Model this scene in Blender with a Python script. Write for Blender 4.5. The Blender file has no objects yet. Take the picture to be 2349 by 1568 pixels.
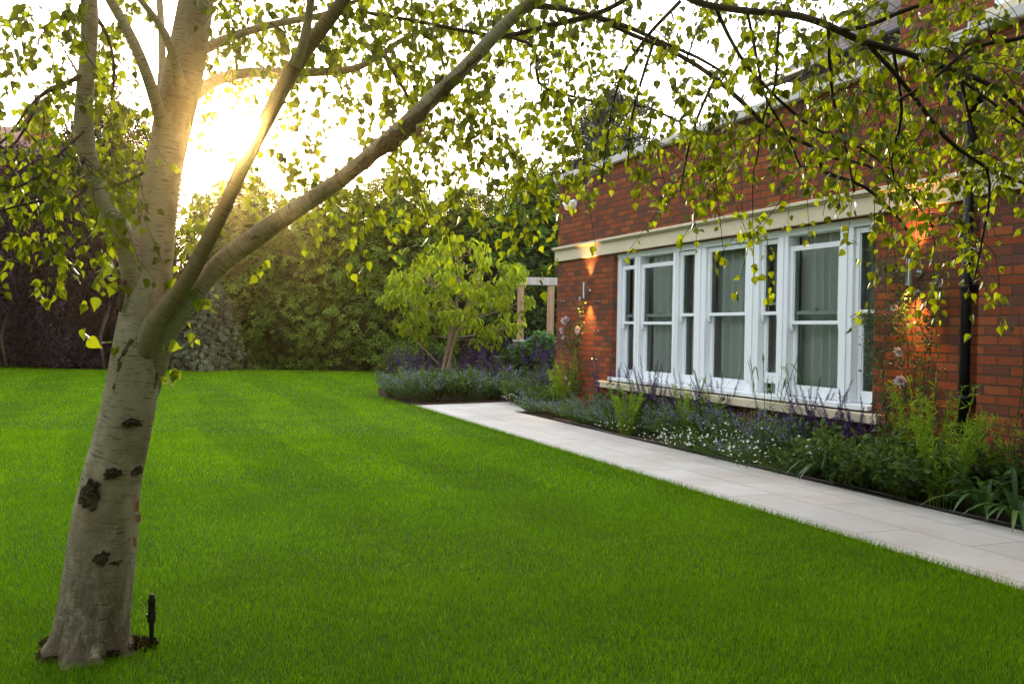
# Garden at sunset: birch on a striped lawn, brick house with a long sash window, borders and tall evergreens.
SKY_S, SKY_V, SKY_G1, SKY_G2, SKY_G3 = .15, 13.0, 8.5, 14.0, 60.0
SUN_E, LAMP_E, HAZE, HAZE_G, LEAF_K = 5.0, 95.0, 0.0, .92, 1.15
HAZE2 = .0058
import bpy, math, random
import numpy as np

rng = np.random.default_rng(7)
random.seed(7)
PI = math.pi
sc = bpy.context.scene
COL = sc.collection
rad = math.radians

# ---------------------------------------------------------------- camera
EYE = 1.25
F, CX, CY = 2080.0, 1174.5, 784.0            # focal length and centre on a 2349 x 1568 frame
TH = rad(22.0)                               # the facade runs 22 degrees off the line of sight
DW = 6.05                                    # distance from the camera foot to the facade
PITCH, ROLL = rad(0.70), 0.017


def rot_x(a):
    c, s = math.cos(a), math.sin(a)
    return np.array([[1, 0, 0], [0, c, -s], [0, s, c]])


def rot_z(a):
    c, s = math.cos(a), math.sin(a)
    return np.array([[c, -s, 0], [s, c, 0], [0, 0, 1]])


RC = rot_x(PI / 2 - PITCH) @ rot_z(ROLL)
NV = np.array([math.cos(TH), math.sin(TH), 0.0])      # into the house
UV = np.array([math.sin(TH), -math.cos(TH), 0.0])     # along the facade, to the right


def at(x, y, Y):
    """The point at depth Y seen at a given place of the photograph."""
    d = RC @ np.array([(x - CX) / F, -(y - CY) / F, -1.0])
    return np.array([0, 0, EYE]) + d * (Y / d[1])


def wp(s, d, z=0.0):
    """Facade coordinates (along, distance from camera foot, height) to world."""
    return UV * s + NV * d + np.array([0, 0, z])


cam = bpy.data.cameras.new('camera')
cam.sensor_width = 36.0
cam.lens = F / 2349.0 * 36.0
cam.clip_end = 2000
cam.clip_start = 0.05
camo = bpy.data.objects.new('camera', cam)
COL.objects.link(camo)
camo.location = (0, 0, EYE)
camo.rotation_euler = (PI / 2 - PITCH, 0, 0)
from mathutils import Matrix, Vector
camo.matrix_world = Matrix.Translation((0, 0, EYE)) @ Matrix([list(r) for r in RC]).to_4x4()
sc.camera = camo

# ---------------------------------------------------------------- objects


def tag(o, label=None, cat=None, group=None, kind=None):
    if label:
        o['label'] = label
    if cat:
        o['category'] = cat
    if group:
        o['group'] = group
    if kind:
        o['kind'] = kind
    return o


def empty(name, loc=(0, 0, 0), rz=0.0, label=None, cat=None, group=None):
    o = bpy.data.objects.new(name, None)
    COL.objects.link(o)
    o.location = tuple(loc)
    o.rotation_euler = (0, 0, rz)
    o.empty_display_size = 0.1
    return tag(o, label, cat, group)


def copy_tree(o, parent=None):
    c = o.copy()
    COL.objects.link(c)
    if parent is not None:
        c.parent = parent
    for ch in list(o.children):
        copy_tree(ch, c)
    return c


class MB:
    """Collects shapes and links them as ONE mesh object."""

    def __init__(self):
        self.v, self.t, self.q, self.a, self.b, self.n = [], [], [], [], [], 0

    def add(self, V, T=None, Q=None, tint=0.5, bco=None):
        V = np.asarray(V, float).reshape(-1, 3)
        k = len(V)
        self.v.append(V)
        if T is not None and len(T):
            self.t.append(np.asarray(T, int).reshape(-1, 3) + self.n)
        if Q is not None and len(Q):
            self.q.append(np.asarray(Q, int).reshape(-1, 4) + self.n)
        self.a.append(np.broadcast_to(np.asarray(tint, float), (k,)))
        self.b.append(V if bco is None else np.asarray(bco, float))
        self.n += k
        return self

    def box(self, x0, x1, y0, y1, z0, z1, tint=0.5):
        V = [(x0, y0, z0), (x1, y0, z0), (x1, y1, z0), (x0, y1, z0), (x0, y0, z1), (x1, y0, z1), (x1, y1, z1), (x0, y1, z1)]
        Q = [(0, 3, 2, 1), (4, 5, 6, 7), (0, 1, 5, 4), (1, 2, 6, 5), (2, 3, 7, 6), (3, 0, 4, 7)]
        return self.add(V, Q=Q, tint=tint)

    def tube(self, P, R, k=8, tint=0.5, cap=True, lump=0.0, seed=0):
        P = np.asarray(P, float)
        n = len(P)
        R = np.broadcast_to(np.asarray(R, float), (n,)).copy()
        T = np.gradient(P, axis=0)
        T /= np.linalg.norm(T, axis=1)[:, None] + 1e-12
        L = np.concatenate([[0], np.cumsum(np.linalg.norm(np.diff(P, axis=0), axis=1))])
        a = np.array([0, -1.0, 0.0]) if abs(T[0][1]) < 0.9 else np.array([1.0, 0, 0])
        th = np.linspace(0, 2 * PI, k, endpoint=False)
        V, B = [], []
        for i in range(n):
            a = a - T[i] * (a @ T[i])
            a /= np.linalg.norm(a) + 1e-12
            b = np.cross(T[i], a)
            rr = R[i]
            if lump:
                rr = R[i] * (1 + lump * (np.sin(2 * th + 3.1 * L[i] + seed) * .5 + np.sin(3 * th - 5.3 * L[i] + seed * 2) * .35 + .5 * np.sin(11 * L[i] + th + seed)))
            V.append(P[i] + (np.cos(th) * rr)[:, None] * a + (np.sin(th) * rr)[:, None] * b)
            B.append(np.stack([np.cos(th) * R[i], np.sin(th) * R[i], np.full(k, L[i])], 1))
        V = np.concatenate(V)
        B = np.concatenate(B)
        Q = []
        for i in range(n - 1):
            j = np.arange(k)
            Q.append(np.stack([i * k + j, i * k + (j + 1) % k, (i + 1) * k + (j + 1) % k, (i + 1) * k + j], 1))
        Q = np.concatenate(Q)
        tri = []
        if cap:
            V = np.concatenate([V, P[:1], P[-1:]])
            B = np.concatenate([B, [[0, 0, 0]], [[0, 0, L[-1]]]])
            m = n * k
            for j in range(k):
                tri.append((m, (j + 1) % k, j))
                tri.append((m + 1, (n - 1) * k + j, (n - 1) * k + (j + 1) % k))
        return self.add(V, T=tri, Q=Q, tint=tint, bco=B)

    def lathe(self, prof, c=(0, 0, 0), k=16, tint=0.5):
        """prof: (radius, height) pairs round a vertical axis."""
        th = np.linspace(0, 2 * PI, k, endpoint=False)
        V = [np.stack([c[0] + r * np.cos(th), c[1] + r * np.sin(th), np.full(k, c[2] + h)], 1) for r, h in prof]
        V = np.concatenate(V)
        Q = []
        for i in range(len(prof) - 1):
            for j in range(k):
                Q.append((i * k + j, i * k + (j + 1) % k, (i + 1) * k + (j + 1) % k, (i + 1) * k + j))
        return self.add(V, Q=Q, tint=tint)

    def scatter(self, tpl, pos, D, N, scale, tint=0.5):
        """Copies of a small leaf template, D along its length, N its upper side."""
        tv, tt, tq = tpl
        pos = np.asarray(pos, float).reshape(-1, 3)
        n = len(pos)
        if n == 0:
            return self
        D = np.broadcast_to(np.asarray(D, float), (n, 3))
        D = D / (np.linalg.norm(D, axis=1)[:, None] + 1e-9)
        X = np.cross(D, np.broadcast_to(np.asarray(N, float), (n, 3)))
        X = X / (np.linalg.norm(X, axis=1)[:, None] + 1e-9)
        N2 = np.cross(X, D)
        s = np.broadcast_to(np.asarray(scale, float), (n,))
        k = len(tv)
        V = (tv[None, :, 0, None] * X[:, None] + tv[None, :, 1, None] * D[:, None] + tv[None, :, 2, None] * N2[:, None]) * s[:, None, None] + pos[:, None]
        off = (np.arange(n) * k)[:, None, None]
        T = (np.asarray(tt, int).reshape(1, -1, 3) + off).reshape(-1, 3) if len(tt) else None
        Q = (np.asarray(tq, int).reshape(1, -1, 4) + off).reshape(-1, 4) if len(tq) else None
        tn = np.repeat(np.broadcast_to(np.asarray(tint, float), (n,)), k)
        return self.add(V.reshape(-1, 3), T, Q, tn)

    def build(self, name, m, parent=None, smooth=False, bevel=0.0):
        V = np.concatenate(self.v)
        T = np.concatenate(self.t) if self.t else np.zeros((0, 3), int)
        Q = np.concatenate(self.q) if self.q else np.zeros((0, 4), int)
        me = bpy.data.meshes.new(name)
        me.vertices.add(len(V))
        me.vertices.foreach_set('co', V.astype(np.float32).ravel())
        nl = T.size + Q.size
        me.loops.add(nl)
        me.loops.foreach_set('vertex_index', np.concatenate([T.ravel(), Q.ravel()]).astype(np.int32))
        me.polygons.add(len(T) + len(Q))
        st = np.concatenate([np.arange(len(T)) * 3, T.size + np.arange(len(Q)) * 4]).astype(np.int32)
        me.polygons.foreach_set('loop_start', st)
        me.polygons.foreach_set('use_smooth', np.full(len(st), bool(smooth)))
        at_ = me.attributes.new('tint', 'FLOAT', 'POINT')
        at_.data.foreach_set('value', np.concatenate(self.a).astype(np.float32))
        at_ = me.attributes.new('bco', 'FLOAT_VECTOR', 'POINT')
        at_.data.foreach_set('vector', np.concatenate(self.b).astype(np.float32).ravel())
        me.update(calc_edges=True)
        me.validate()
        if m is not None:
            me.materials.append(m)
        o = bpy.data.objects.new(name, me)
        COL.objects.link(o)
        if parent is not None:
            o.parent = parent
        if bevel:
            b = o.modifiers.new('bevel', 'BEVEL')
            b.width = bevel
            b.segments = 2
            b.limit_method = 'ANGLE'
        return o


def spline(P, step=0.05, extra=None):
    """Catmull-Rom through P (n,k), resampled about every step."""
    P = np.asarray(P, float)
    Q = np.concatenate([[2 * P[0] - P[1]], P, [2 * P[-1] - P[-2]]])
    out = []
    for i in range(1, len(Q) - 2):
        m = max(2, int(np.linalg.norm(Q[i + 1][:3] - Q[i][:3]) / step))
        t = np.linspace(0, 1, m, endpoint=False)[:, None]
        a, b, c, d = Q[i - 1], Q[i], Q[i + 1], Q[i + 2]
        out.append(.5 * (2 * b + (c - a) * t + (2 * a - 5 * b + 4 * c - d) * t ** 2 + (3 * b - a - 3 * c + d) * t ** 3))
    out.append(P[-1:])
    return np.concatenate(out)


def unit(v):
    v = np.asarray(v, float)
    return v / (np.linalg.norm(v, axis=-1, keepdims=True) + 1e-9)


def rnd(*shape):
    return rng.normal(size=shape)


# leaf templates: (verts, tris, quads), length 1 along +y
def tpl_ovate(w=0.40, fold=0.10, curl=0.12, tip=1.0):
    ys = [.03, .14, .33, .56, .78]
    ws = [.50 * w, .90 * w, w, .70 * w, .24 * w]
    V = [(0, 0, 0)]
    for y, h in zip(ys, ws):
        z = -curl * y * y
        V += [(0, y, z), (-h, y, z + fold * h * 2), (h, y, z + fold * h * 2)]
    V.append((0, tip, -curl * 1.2))
    T = [(0, 1, 2), (0, 3, 1), (13, 16, 14), (13, 15, 16)]
    Q = []
    for i in range(4):
        a, b = 1 + 3 * i, 4 + 3 * i
        Q += [(a, b, b + 1, a + 1), (a, a + 2, b + 2, b)]
    return np.array(V), T, Q


def tpl_lance(w=0.16, bend=0.25, seg=3, fold=0.3):
    V, Q, T = [(0, 0, 0)], [], []
    for i in range(1, seg):
        y = i / seg
        h = w * math.sin(PI * min(1, y * .95 + .08)) ** .7
        z = -bend * y * y
        V += [(0, y, z), (-h, y, z + fold * h), (h, y, z + fold * h)]
    V.append((0, 1 - .3 * bend, -bend))
    e = len(V) - 1
    T += [(0, 1, 2), (0, 3, 1)]
    for i in range(seg - 2):
        a, b = 1 + 3 * i, 4 + 3 * i
        Q += [(a, b, b + 1, a + 1), (a, a + 2, b + 2, b)]
    a = e - 3
    T += [(a, e, a + 1), (a, a + 2, e)]
    return np.array(V, float), T, Q


def tpl_diamond(w=0.3, fold=0.15, bend=0.1):
    return np.array([(0, 0, 0), (w, .45, fold), (0, 1, -bend), (-w, .45, fold)], float), [(0, 1, 2), (0, 2, 3)], []


def tpl_whorl(n=7, w=0.15, droop=0.35, seed=1):
    """A rosette of long leaves round a shoot tip pointing along +y."""
    r = np.random.default_rng(seed)
    V, T = [], []
    for i in range(n):
        a = 2 * PI * i / n + r.normal() * .2
        ln = r.uniform(.8, 1.1)
        el = r.uniform(.15, .7)
        rd = np.array([math.cos(a), 0, math.sin(a)])
        d = rd * math.cos(el) + np.array([0, 1, 0]) * math.sin(el)
        sd = np.cross(d, [0, 1, 0])
        sd /= np.linalg.norm(sd)
        up = np.cross(sd, d)
        b = len(V)
        V += [d * .08, d * ln * .55 + sd * w + up * .02, d * ln * (1 - .1) - up * droop * .5, d * ln * .55 - sd * w + up * .02]
        T += [(b, b + 1, b + 2), (b, b + 2, b + 3)]
    return np.array(V), T, []


L_BIRCH = tpl_ovate()
L_BIRCH2 = tpl_ovate(w=.36, fold=.22, curl=.05)
L_DIA = tpl_diamond()
L_LANCE = tpl_lance()
L_DROOP = tpl_lance(w=.19, bend=.5, seg=4)
L_NARROW = tpl_diamond(w=.09, fold=.03, bend=.08)
WHORLS = [tpl_whorl(7, .14, .35, s) for s in range(3)]

# ---------------------------------------------------------------- materials


class NT:
    def __init__(self, name):
        self.m = bpy.data.materials.new(name)
        self.m.use_nodes = True
        self.t = self.m.node_tree
        self.t.nodes.clear()
        self.out = self.n('ShaderNodeOutputMaterial')

    def n(self, typ, _in=None, **kw):
        nd = self.t.nodes.new(typ)
        for k, v in kw.items():
            setattr(nd, k, v)
        for k, v in (_in or {}).items():
            if isinstance(v, bpy.types.NodeSocket):
                self.t.links.new(v, nd.inputs[k])
            else:
                nd.inputs[k].default_value = v
        return nd

    def ramp(self, fac, stops, interp='LINEAR'):
        r = self.n('ShaderNodeValToRGB', {'Fac': fac})
        r.color_ramp.interpolation = interp
        e = r.color_ramp.elements
        while len(e) > 1:
            e.remove(e[-1])
        e[0].position, e[0].color = stops[0][0], (*stops[0][1], 1)
        for p, c in stops[1:]:
            x = e.new(p)
            x.color = (*c, 1)
        return r.outputs['Color']

    def noise(self, scale, vec=None, detail=4, rough=.55, dist=0.0):
        d = {'Scale': scale, 'Detail': detail, 'Roughness': rough, 'Distortion': dist}
        if vec is not None:
            d['Vector'] = vec
        return self.n('ShaderNodeTexNoise', d).outputs['Fac']

    def mix(self, fac, a, b, mode='MIX'):
        nd = self.n('ShaderNodeMix', data_type='RGBA', blend_type=mode)
        for k, v in ((0, fac), (6, a), (7, b)):
            if isinstance(v, bpy.types.NodeSocket):
                self.t.links.new(v, nd.inputs[k])
            elif k == 0:
                nd.inputs[k].default_value = v
            else:
                nd.inputs[k].default_value = (*v, 1)
        return nd.outputs[2]

    def math(self, op, a, b=0.0, c=None, clamp=False):
        nd = self.n('ShaderNodeMath', operation=op, use_clamp=clamp)
        for i, v in enumerate((a, b) if c is None else (a, b, c)):
            if isinstance(v, bpy.types.NodeSocket):
                self.t.links.new(v, nd.inputs[i])
            else:
                nd.inputs[i].default_value = v
        return nd.outputs[0]

    def attr(self, name, out='Fac'):
        return self.n('ShaderNodeAttribute', attribute_name=name).outputs[out]

    def mapping(self, vec, scale=(1, 1, 1), loc=(0, 0, 0), rot=(0, 0, 0)):
        return self.n('ShaderNodeMapping', {'Vector': vec, 'Scale': scale, 'Location': loc, 'Rotation': rot}).outputs[0]

    def obj(self):
        return self.n('ShaderNodeTexCoord').outputs['Object']

    def bump(self, h, strength=.4, dist=.01):
        return self.n('ShaderNodeBump', {'Height': h, 'Strength': strength, 'Distance': dist}).outputs[0]

    def bsdf(self, color, rough=.6, normal=None, spec=.3, metal=0.0, **kw):
        d = {'Base Color': color if isinstance(color, bpy.types.NodeSocket) else (*color, 1), 'Roughness': rough, 'Specular IOR Level': spec, 'Metallic': metal}
        if normal is not None:
            d['Normal'] = normal
        d.update(kw)
        return self.n('ShaderNodeBsdfPrincipled', d).outputs[0]

    def done(self, sh):
        self.t.links.new(sh, self.out.inputs['Surface'])
        return self.m


def leaf_mat(name, stops, trans, fac=.45, rough=.45, spec=.35):
    """Leaf: reflecting side plus light passing through; tint runs along the stops."""
    t = NT(name)
    a = t.attr('tint')
    c = t.ramp(a, stops)
    p = t.bsdf(c, rough, spec=spec)
    tc = t.mix(1.0, t.ramp(a, [(0, tuple(.22 * x for x in trans)), (.5, tuple(.8 * x for x in trans)), (1, tuple(min(1, 1.45 * x) for x in trans))]), (1, 1, 1), 'MULTIPLY')
    tr = t.n('ShaderNodeBsdfTranslucent', {'Color': tc}).outputs[0]
    mx = t.n('ShaderNodeMixShader', {0: fac, 1: p, 2: tr}).outputs[0]
    return t.done(mx)


def plain(name, color, rough=.5, spec=.4, metal=0.0, var=.12, scale=6.0, bump=0.0):
    t = NT(name)
    o = t.obj()
    n = t.noise(scale, o, 5)
    c = t.mix(n, tuple(x * (1 - var) for x in color), tuple(min(1, x * (1 + var)) for x in color))
    nb = t.bump(t.noise(scale * 12, o, 3), bump, .003) if bump else None
    return t.done(t.bsdf(c, rough, nb, spec, metal))


def mat_brick(name, w=.225, h=.075):
    t = NT(name)
    s = t.n('ShaderNodeSeparateXYZ', {0: t.obj()})
    wob = t.math('MULTIPLY', t.math('SUBTRACT', t.noise(7.0, t.obj(), 2), .5), .012)
    u = t.math('ADD', s.outputs[0], s.outputs[1])
    v = t.math('ADD', s.outputs[2], wob)
    vec = t.n('ShaderNodeCombineXYZ', {0: u, 1: v}).outputs[0]
    b = t.n('ShaderNodeTexBrick', {'Vector': vec, 'Color1': (0, 0, 0, 1), 'Color2': (1, 1, 1, 1), 'Mortar': (0, 0, 0, 1), 'Scale': 1.0,
                                   'Mortar Size': .008, 'Mortar Smooth': .3, 'Bias': 0.0, 'Brick Width': w, 'Row Height': h}, offset=.5, squash=1.0)
    col = t.ramp(b.outputs['Color'], [(0, (.10, .050, .040)), (.15, (.135, .056, .042)), (.26, (.22, .058, .026)), (.45, (.255, .070, .030)), (.62, (.315, .092, .038)),
                                      (.74, (.25, .064, .030)), (.84, (.17, .060, .040)), (.92, (.12, .06, .047)), (1, (.31, .095, .042))])
    big = t.noise(1.1, t.obj(), 3)
    fine = t.noise(45.0, t.obj(), 5, .7)
    col = t.mix(.5, col, t.ramp(fine, [(.3, (.35, .33, .32)), (.7, (.75, .75, .75))]), 'OVERLAY')
    col = t.mix(t.math('MULTIPLY', big, .35), col, (.16, .05, .03))
    mort = t.mix(fine, (.060, .042, .026), (.13, .09, .055))
    col = t.mix(b.outputs['Fac'], col, mort)
    hgt = t.math('ADD', t.math('MULTIPLY', t.math('SUBTRACT', 1.0, b.outputs['Fac']), 1.0), t.math('MULTIPLY', fine, .35))
    return t.done(t.bsdf(col, .9, t.bump(hgt, .9, .012), .04))


def mat_stone(name, base=(.70, .62, .44), dirt=(.42, .35, .23)):
    t = NT(name)
    o = t.obj()
    n = t.noise(1.7, o, 6, .6)
    n2 = t.noise(38.0, o, 4, .7)
    c = t.mix(t.ramp(n, [(.35, (0, 0, 0)), (.75, (1, 1, 1))]), base, tuple(.6 * a + .4 * b for a, b in zip(base, dirt)))
    c = t.mix(t.math('MULTIPLY', n2, .3), c, dirt)
    return t.done(t.bsdf(c, .75, t.bump(n2, .25, .003), .25))


def mat_path():
    t = NT('path_stone')
    o = t.obj()
    r = t.mapping(o, (1, 1, 1), (0, 0, 0), (0, 0, -(TH - PI / 2)))
    b = t.n('ShaderNodeTexBrick', {'Vector': r, 'Color1': (0, 0, 0, 1), 'Color2': (1, 1, 1, 1), 'Mortar': (0, 0, 0, 1), 'Scale': 1.0,
                                   'Mortar Size': .0045, 'Mortar Smooth': .2, 'Brick Width': 1.32, 'Row Height': .415}, offset=.37, offset_frequency=2)
    n = t.noise(1.6, o, 7, .62, .6)
    n2 = t.noise(9.0, t.mapping(o, (1, 3, 1)), 6, .65)
    c = t.ramp(b.outputs['Color'], [(0, (.44, .415, .375)), (.5, (.52, .495, .455)), (1, (.48, .445, .40))])
    c = t.mix(t.ramp(n, [(.42, (0, 0, 0)), (.68, (.55, .55, .55))]), c, (.34, .26, .20))
    c = t.mix(t.ramp(n2, [(.5, (0, 0, 0)), (.75, (.5, .5, .5))]), c, (.52, .50, .46))
    n3 = t.noise(.55, o, 5, .6, 1.0)
    c = t.mix(t.ramp(n3, [(.5, (0, 0, 0)), (.7, (.45, .45, .45))]), c, (.30, .28, .25))
    c = t.mix(b.outputs['Fac'], c, (.17, .15, .12))
    sp = t.noise(160.0, o, 2)
    c = t.mix(t.ramp(sp, [(.68, (0, 0, 0)), (.75, (.5, .5, .5))]), c, (.28, .23, .18))
    h = t.math('ADD', t.math('MULTIPLY', t.math('SUBTRACT', 1.0, b.outputs['Fac']), 1.0), t.math('MULTIPLY', n2, .4))
    return t.done(t.bsdf(c, .62, t.bump(h, .35, .004), .3))


def mat_soil(name, a=(.018, .012, .008), b=(.06, .04, .026)):
    t = NT(name)
    o = t.obj()
    n = t.noise(28.0, o, 8, .7)
    c = t.ramp(n, [(.35, a), (.7, b)])
    return t.done(t.bsdf(c, .95, t.bump(t.noise(60.0, o, 5, .7), .8, .02), .1))


def mat_birch(name, warm=0.0):
    """Pale bark with thin dark dashes round the stem and grey-brown patches towards the foot."""
    t = NT(name)
    b = t.attr('bco', 'Vector')
    sep = t.n('ShaderNodeSeparateXYZ', {0: b})
    dash = t.noise(1.0, t.mapping(b, (17, 17, 230)), 3, .5)
    dash2 = t.noise(1.0, t.mapping(b, (30, 30, 260), (3, 1, 7)), 2, .5)
    pat = t.noise(5.0, t.mapping(b, (1.2, 1.2, .8)), 6, .65)
    band = t.noise(1.0, t.mapping(b, (2.0, 2.0, 22)), 5, .6)
    pale, brown = (.62, .525, .39), (.35, .26, .14)
    c = t.mix(band, tuple(.82 * x for x in pale), pale)
    if warm:                    # browner away from the fork
        c = t.mix(t.math('MULTIPLY', sep.outputs[2], 1.7, clamp=True), c, t.mix(band, tuple(.82 * x for x in brown), brown))
    c = t.mix(t.ramp(pat, [(.42, (0, 0, 0)), (.68, (.85, .85, .85))]), c, (.22, .145, .065))
    alg = t.noise(2.6, t.mapping(b, (1.5, 1.5, .8), (5, 2, 1)), 5, .6)
    c = t.mix(t.ramp(alg, [(.50, (0, 0, 0)), (.68, (.5, .5, .5))]), c, (.24, .19, .07))
    c = t.mix(t.ramp(dash, [(.585, (0, 0, 0)), (.66, (.8, .8, .8))]), c, (.10, .07, .048))
    c = t.mix(t.ramp(dash2, [(.64, (0, 0, 0)), (.70, (.7, .7, .7))]), c, (.14, .10, .07))
    dk = t.attr('tint')        # above one half: old rough bark at the foot
    rough = t.noise(1.0, t.mapping(b, (22, 22, 9)), 6, .7)
    f = t.math('MULTIPLY', t.math('SUBTRACT', dk, .5), 2.0, clamp=True)
    f = t.math('MULTIPLY', f, t.ramp(rough, [(.38, (.10, .10, .10)), (.56, (1, 1, 1))]))
    c = t.mix(f, c, t.mix(rough, (.028, .019, .013), (.24, .18, .12)))
    h = t.math('ADD', t.math('MULTIPLY', dash, -.10), t.math('ADD', t.math('MULTIPLY', pat, .6), t.math('MULTIPLY', rough, t.math('MULTIPLY', f, 2.0))))
    return t.done(t.bsdf(c, .72, t.bump(h, .7, .014), .2))


def mat_bark(name, a, b, sx=18, sz=3):
    t = NT(name)
    v = t.attr('bco', 'Vector')
    n = t.noise(1.0, t.mapping(v, (sx, sx, sz)), 6, .7)
    c = t.ramp(n, [(.3, a), (.7, b)])
    c = t.mix(t.ramp(t.attr('tint'), [(.5, (0, 0, 0)), (1, (.9, .9, .9))]), c, (.02, .014, .01))
    c = t.mix(t.ramp(t.attr('tint'), [(.15, (1, 1, 1)), (.48, (0, 0, 0))]), c, t.mix(n, (.30, .24, .17), (.58, .50, .385)))
    return t.done(t.bsdf(c, .85, t.bump(n, .8, .01), .15))


def mat_wood(name, a=(.34, .20, .11), b=(.52, .36, .23)):
    t = NT(name)
    o = t.obj()
    n = t.noise(1.0, t.mapping(o, (22, 22, 1.4)), 5, .6)
    return t.done(t.bsdf(t.ramp(n, [(.3, a), (.7, b)]), .75, t.bump(n, .3, .004), .2))


def mat_glass():
    t = NT('window_glass')
    fr = t.n('ShaderNodeFresnel', {'IOR': 1.52}).outputs[0]
    f = t.math('MULTIPLY_ADD', fr, 1.0, .015, clamp=True)
    wv = t.bump(t.noise(1.2, t.obj(), 1), .02, .01)
    gl = t.n('ShaderNodeBsdfGlossy', {'Color': (.95, .98, 1, 1), 'Roughness': .01, 'Normal': wv}).outputs[0]
    tr = t.n('ShaderNodeBsdfTransparent', {'Color': (.86, .92, .89, 1)}).outputs[0]
    return t.done(t.n('ShaderNodeMixShader', {0: f, 1: tr, 2: gl}).outputs[0])


def mat_tiles(name, a=(.05, .04, .042), b=(.12, .09, .085)):
    t = NT(name)
    o = t.obj()
    s = t.n('ShaderNodeSeparateXYZ', {0: o})
    vec = t.n('ShaderNodeCombineXYZ', {0: t.math('ADD', s.outputs[0], t.math('MULTIPLY', s.outputs[1], .0)), 1: s.outputs[2]}).outputs[0]
    br = t.n('ShaderNodeTexBrick', {'Vector': vec, 'Color1': (0, 0, 0, 1), 'Color2': (1, 1, 1, 1), 'Mortar': (0, 0, 0, 1), 'Scale': 1.0, 'Mortar Size': .006,
                                    'Brick Width': .17, 'Row Height': .075}, offset=.5)
    c = t.mix(br.outputs['Color'], a, b)
    c = t.mix(br.outputs['Fac'], c, (.015, .012, .012))
    return t.done(t.bsdf(c, .8, t.bump(t.math('SUBTRACT', 1.0, br.outputs['Fac']), .8, .02), .25))


M = {}
M['brick'] = mat_brick('brick')
M['stone'] = mat_stone('limestone')
M['coping'] = mat_stone('pale_coping', (.62, .61, .57), (.42, .40, .36))
M['path'] = mat_path()
M['soil'] = mat_soil('soil')
M['mulch'] = mat_soil('mulch', (.03, .016, .008), (.12, .06, .03))
M['birch'] = mat_birch('birch_bark')
M['birch_warm'] = mat_birch('birch_bark_warm', 1.0)
M['scar'] = mat_bark('scar_bark', (.06, .042, .027), (.30, .21, .135), 70, 110)
M['peel'] = plain('peeling_bark', (.36, .19, .09), .7, .2, 0, .4, 30)
M['flake'] = plain('bark_flake', (.30, .24, .17), .8, .15, 0, .4, 40)
M['twig'] = plain('twig_bark', (.050, .030, .022), .7, .3, 0, .3, 20)
M['stem_bark'] = mat_bark('stem_bark', (.16, .10, .06), (.42, .30, .20), 30, 5)
M['dark_bark'] = mat_bark('dark_bark', (.03, .022, .016), (.10, .075, .055), 16, 4)
M['white'] = plain('white_paint', (.84, .87, .885), .35, .45, 0, .02, 3)
M['glass'] = mat_glass()
M['curtain'] = plain('curtain_fabric', (.86, .87, .83), .9, .1, 0, .06, 4)
M['room'] = plain('room_wall', (.22, .21, .18), .9, .1)
M['steel'] = plain('brushed_steel', (.62, .62, .60), .3, .5, 1.0, .06, 20)
M['black'] = plain('black_metal', (.006, .006, .008), .4, .25, 0, .15, 5)
M['plastic'] = plain('black_plastic', (.014, .014, .013), .5, .4, 0, .2, 30)
M['hose'] = plain('hose_plastic', (.06, .05, .04), .55, .4, 0, .3, 9)
M['cam_white'] = plain('white_plastic', (.78, .78, .78), .3, .5, 0, .02)
M['tiles'] = mat_tiles('roof_tiles')
M['red_tiles'] = mat_tiles('red_roof_tiles', (.26, .13, .10), (.40, .22, .17))
M['oak'] = mat_wood('oak')
M['grey_oak'] = mat_wood('weathered_oak', (.40, .36, .32), (.60, .55, .49))
M['birch_leaf'] = leaf_mat('birch_leaf', [(0, (.022, .055, .006)), (.5, (.050, .110, .008)), (1, (.11, .17, .012))], (.36, .42, .006), .5, .4, .3)
M['beech_leaf'] = leaf_mat('copper_leaf', [(0, (.006, .004, .007)), (.5, (.024, .015, .027)), (1, (.085, .058, .095))], (.06, .015, .03), .22, .5, .12)
M['rhodo_leaf'] = leaf_mat('evergreen_leaf', [(0, (.008, .012, .003)), (.3, (.04, .07, .007)), (.6, (.085, .165, .018)), (1, (.22, .35, .06))], (.32, .42, .02), .33, .5, .18)
M['dark_leaf'] = leaf_mat('dark_evergreen_leaf', [(0, (.006, .012, .004)), (.4, (.035, .085, .014)), (1, (.15, .27, .045))], (.26, .38, .02), .30, .5, .18)
M['grey_leaf'] = leaf_mat('grey_leaf', [(0, (.03, .034, .018)), (.5, (.15, .165, .09)), (1, (.32, .34, .20))], (.16, .18, .08), .25, .55, .3)
M['lime_leaf'] = leaf_mat('lime_leaf', [(0, (.02, .05, .008)), (.5, (.08, .15, .018)), (1, (.17, .25, .03))], (.30, .38, .03), .35, .45, .35)
M['small_tree_leaf'] = leaf_mat('drooping_leaf', [(0, (.05, .09, .004)), (.5, (.17, .26, .010)), (1, (.34, .42, .02))], (.55, .62, .02), .45, .5, .15)
M['hydrangea_leaf'] = leaf_mat('broad_leaf', [(0, (.015, .05, .012)), (.5, (.05, .14, .025)), (1, (.10, .22, .04))], (.14, .30, .03), .35, .45, .35)
M['pine_leaf'] = leaf_mat('pine_needle', [(0, (.01, .018, .012)), (.5, (.035, .06, .042)), (1, (.10, .14, .10))], (.10, .13, .05), .2, .55, .3)
M['catmint_leaf'] = leaf_mat('catmint_leaf', [(0, (.022, .045, .014)), (.5, (.085, .155, .05)), (1, (.20, .30, .12))], (.24, .38, .08), .3, .6, .2)
M['bed_leaf'] = leaf_mat('border_leaf', [(0, (.010, .024, .005)), (.5, (.050, .100, .017)), (1, (.17, .25, .05))], (.16, .28, .03), .35, .5, .3)
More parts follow.
